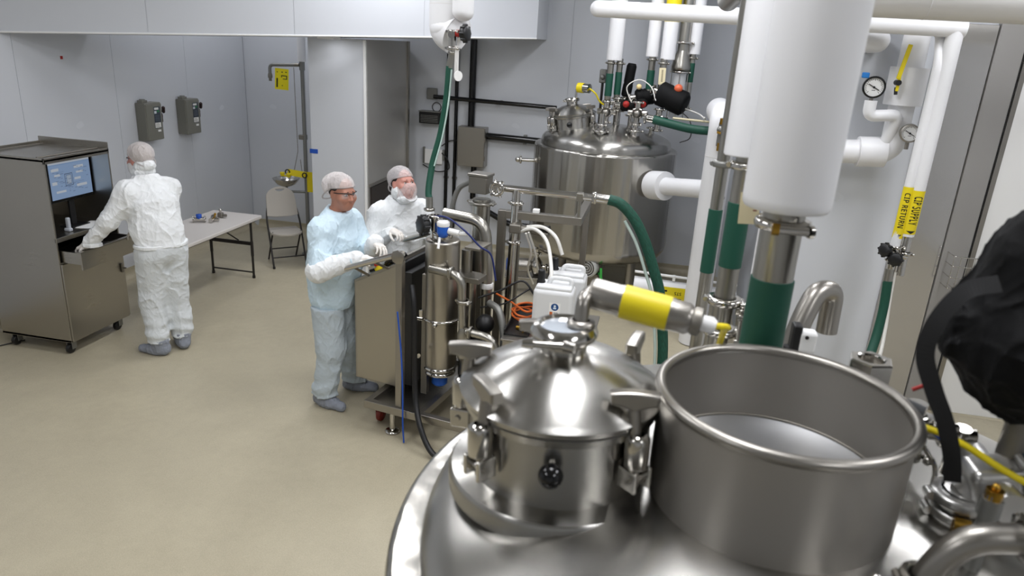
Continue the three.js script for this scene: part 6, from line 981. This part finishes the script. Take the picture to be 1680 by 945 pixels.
// person at the cabinet, back to the room
{
  const yaw = -118 * D2R, pos = [-4.1, 0, -5.2];
  person('person in white coverall and hair net opening the cabinet drawer', pos, yaw, {
    j: stance({ h: 1.01, lean: 0.14, hip: 0.97, sh: 0.175, shY: 1.43, feet: { knL: [0.1, 0.52, 0.05], anL: [0.12, 0.1, -0.02], knR: [-0.1, 0.52, 0.04], anR: [-0.1, 0.1, 0.0] } }),
    wrist: { L: [-4.6, 1.0, -4.95], R: [-4.48, 1.04, -5.42] }, pole: { L: [0.6, -0.8, -0.5], R: [-0.6, -0.8, -0.5] }, foot: { L: 0.5, R: -0.2 },
    hand: { L: [[-0.9, -0.35, 0.0], [0.0, -1, -0.1], 1.1, -1], R: [[-0.8, -0.4, 0.2], [0, -1, 0], 0.8, 1] },
    look: [0.15, 0.12], skin: M.skinPink, hair: M.hairGrey, bulk: 1.06, fold: 0.0105, seed: 3, hem: 0.99, topName: 'coverall_top', topMat: M.coverall, legMat: M.coverallGrey, shoeMat: M.shoe, belt: true, cuff: 0.12,
    capMat: M.net, capFront: 0.045, glasses: true, mask: -0.02, maskMat: M.netWhite, hood: [[[0, -0.05, -0.055], [0.092, 0.058, 0.08]], [[0, -0.1, -0.02], [0.095, 0.06, 0.1]], [[0, -0.045, -0.11], [0.06, 0.045, 0.05]]],
  });
}
// person at the console in pale blue
{
  const yaw = 80 * D2R, pos = [-2.31, 0, -4.8];
  person('person in pale blue gown and clear glasses leaning on the console rail', pos, yaw, {
    j: stance({ h: 1.015, lean: 0.03, hip: 0.96, sh: 0.18, shY: 1.42, feet: { knL: [0.11, 0.5, 0.04], anL: [0.2, 0.1, 0.03], knR: [-0.1, 0.5, 0.03], anR: [-0.14, 0.1, -0.02] } }),
    wrist: { L: [-1.95, 1.36, -4.74], R: [-2.02, 1.285, -4.54] }, pole: { L: [0.6, -1, -0.2], R: [-0.7, -1, -0.3] }, foot: { L: 0.25, R: -0.1 },
    hand: { L: [[0.75, -0.1, 0.65], [-0.2, -1, 0.2], 0.9, -1], R: [[0.9, 0.15, -0.3], [0.1, -1, 0], 0.7, 1] },
    look: [-0.3, 0.05], skin: M.skin, hair: M.hairDark, bulk: 1.08, deep: 0.98, fold: 0.01, seed: 21, hem: 0.82, topName: 'gown', topMat: M.gownBlue, legMat: M.trouserBlue, shoeMat: M.shoe, cuff: 0.1,
    capMat: M.net, capFront: 0.05, capShape: [[0, 0.046, -0.042], [0.11, 0.1, 0.132]], glasses: true,
    extra: (t, { J, arms }) => { for (const k of ['L', 'R']) { const a = arms[k]; mesh('sleeve_cover', [nets((x, y, z) => cap(lerp(a.e, a.w, -0.05), lerp(a.e, a.w, 1.02), 0.085, 0.062)(x, y, z) + folds(0.007, 12, 5)(x, y, z), ...bounds([a.e, a.w], 0.13), 0.0105)], M.coverall, t); } },
  });
}
// person behind the console
{
  const yaw = 38 * D2R, pos = [-2.06, 0, -5.52];
  person('person in white coverall with beard net behind the console', pos, yaw, {
    j: stance({ h: 1.0, lean: 0.04, hip: 0.95, sh: 0.175, shY: 1.42, side: 0, feet: { knL: [0.1, 0.5, 0.03], anL: [0.12, 0.1, 0], knR: [-0.1, 0.5, 0.03], anR: [-0.12, 0.1, 0] } }),
    wrist: { L: [-1.72, 1.28, -5.36], R: [-2.0, 1.33, -5.2] }, pole: { L: [0.7, -1, -0.2], R: [-0.7, -1, -0.3] }, foot: { L: 0.2, R: -0.2 },
    hand: { L: [[0.6, -0.3, 0.4], [0, -1, 0], 0.6, -1], R: [[0.85, 0.05, 0.5], [0.1, -1, 0.2], 1.2, 1] },
    look: [0.3, -0.22], skin: M.skinPink, hair: M.hairDark, bulk: 1.06, fold: 0.011, seed: 40, hem: 0.9, topName: 'coverall_top', topMat: M.coverall, legMat: M.coverallGrey, shoeMat: M.shoe, belt: true, cuff: 0.1,
    capMat: M.netThin, capFront: 0.05, mask: 0.006, maskMat: M.netPink, hood: [[[0, -0.06, -0.005], [0.095, 0.08, 0.1]], [[0, -0.115, 0.03], [0.085, 0.045, 0.085]]],
    extra: (t, { J, topF }) => mesh('placket', [nets((x, y, z) => Math.max(topF(x, y, z) - 0.006, Math.abs(x) - 0.022, Math.abs(y - 1.2) - 0.25, J.chest[2] - z), [-0.05, 0.92, J.chest[2] - 0.02], [0.05, 1.48, J.chest[2] + 0.26], 0.007)], M.coverall, t),
  });
}
// ------------------------------------------------------------ bagged actuator and strap at the right edge
{
  const t = thing('bagged_actuator', 'bulky actuator wrapped in a crumpled black plastic bag', 'actuator', [0.84, 0, -1.56]);
  const f = blend([cap([0, 2.26, 0], [0, 2.43, 0], 0.165, 0.13, 1.1, 1), ell([0.03, 2.29, 0], [0.225, 0.14, 0.2]), cap([-0.04, 2.45, 0.02], [0.0, 2.56, 0.02], 0.1, 0.04, 1.2, 0.8), cap([0, 2.56, 0.02], [0.07, 2.6, 0.02], 0.05, 0.03)], 0.06), fo = folds(0.016, 8, 70, 0.3), fi = folds(0.003, 20, 13, 0.4);
  mesh('bag', [nets((x, y, z) => f(x, y, z) + fo(x, y, z) + fi(x, y, z), [-0.32, 1.98, -0.3], [0.34, 2.72, 0.3], 0.0085)], M.bagBlack, t);
  mesh('stem', [rod([-0.03, 1.86, 0.03], [-0.02, 2.12, 0.02], 0.03)], M.steelDull, t);
  const s = thing('black_strap', 'black webbing strap looping down from the bagged actuator', 'strap');
  const pts = new THREE.CatmullRomCurve3([[0.66, 2.42, -1.45], [0.6, 2.405, -1.43], [0.562, 2.35, -1.42], [0.553, 2.275, -1.42], [0.585, 2.2, -1.42], [0.625, 2.13, -1.43], [0.66, 2.05, -1.44], [0.68, 1.985, -1.45]].map(arr)).getPoints(60), pos = [], idx = [];
  pts.forEach((p, i) => { const tg = pts[Math.min(i + 1, 60)].clone().sub(pts[Math.max(i - 1, 0)]).normalize(), w = V(0, 0, 0).crossVectors(tg, V(0.37, -0.3, -0.88)).normalize().multiplyScalar(0.0165), n = V(0, 0, 0).crossVectors(tg, w).normalize().multiplyScalar(0.0015); for (const [a, b] of [[1, 1], [-1, 1], [-1, -1], [1, -1]]) pos.push(p.x + w.x * a + n.x * b, p.y + w.y * a + n.y * b, p.z + w.z * a + n.z * b); });
  for (let i = 0; i < 60; i++) for (let j = 0; j < 4; j++) { const a = i * 4 + j, b = i * 4 + (j + 1) % 4; idx.push(a, b, a + 4, b, b + 4, a + 4); } idx.push(0, 2, 1, 0, 3, 2, 240, 241, 242, 240, 242, 243);
  let g = new THREE.BufferGeometry(); g.setAttribute('position', new THREE.Float32BufferAttribute(pos, 3)); g.setIndex(idx); g = g.toNonIndexed(); g.computeVertexNormals(); mesh('webbing', [g], M.rubber, s);
  tag(mesh('wire_loop', [torus(0.03, 0.003, [0.79, 2.56, -1.6], [0.79, 2.56, 0])], M.chrome), 'small wire ring at the neck of the black bag', 'ring');
}
scene.traverse(o => { if (o.isMesh) o.castShadow = o.receiveShadow = true; });
renderer.render(scene, camera);
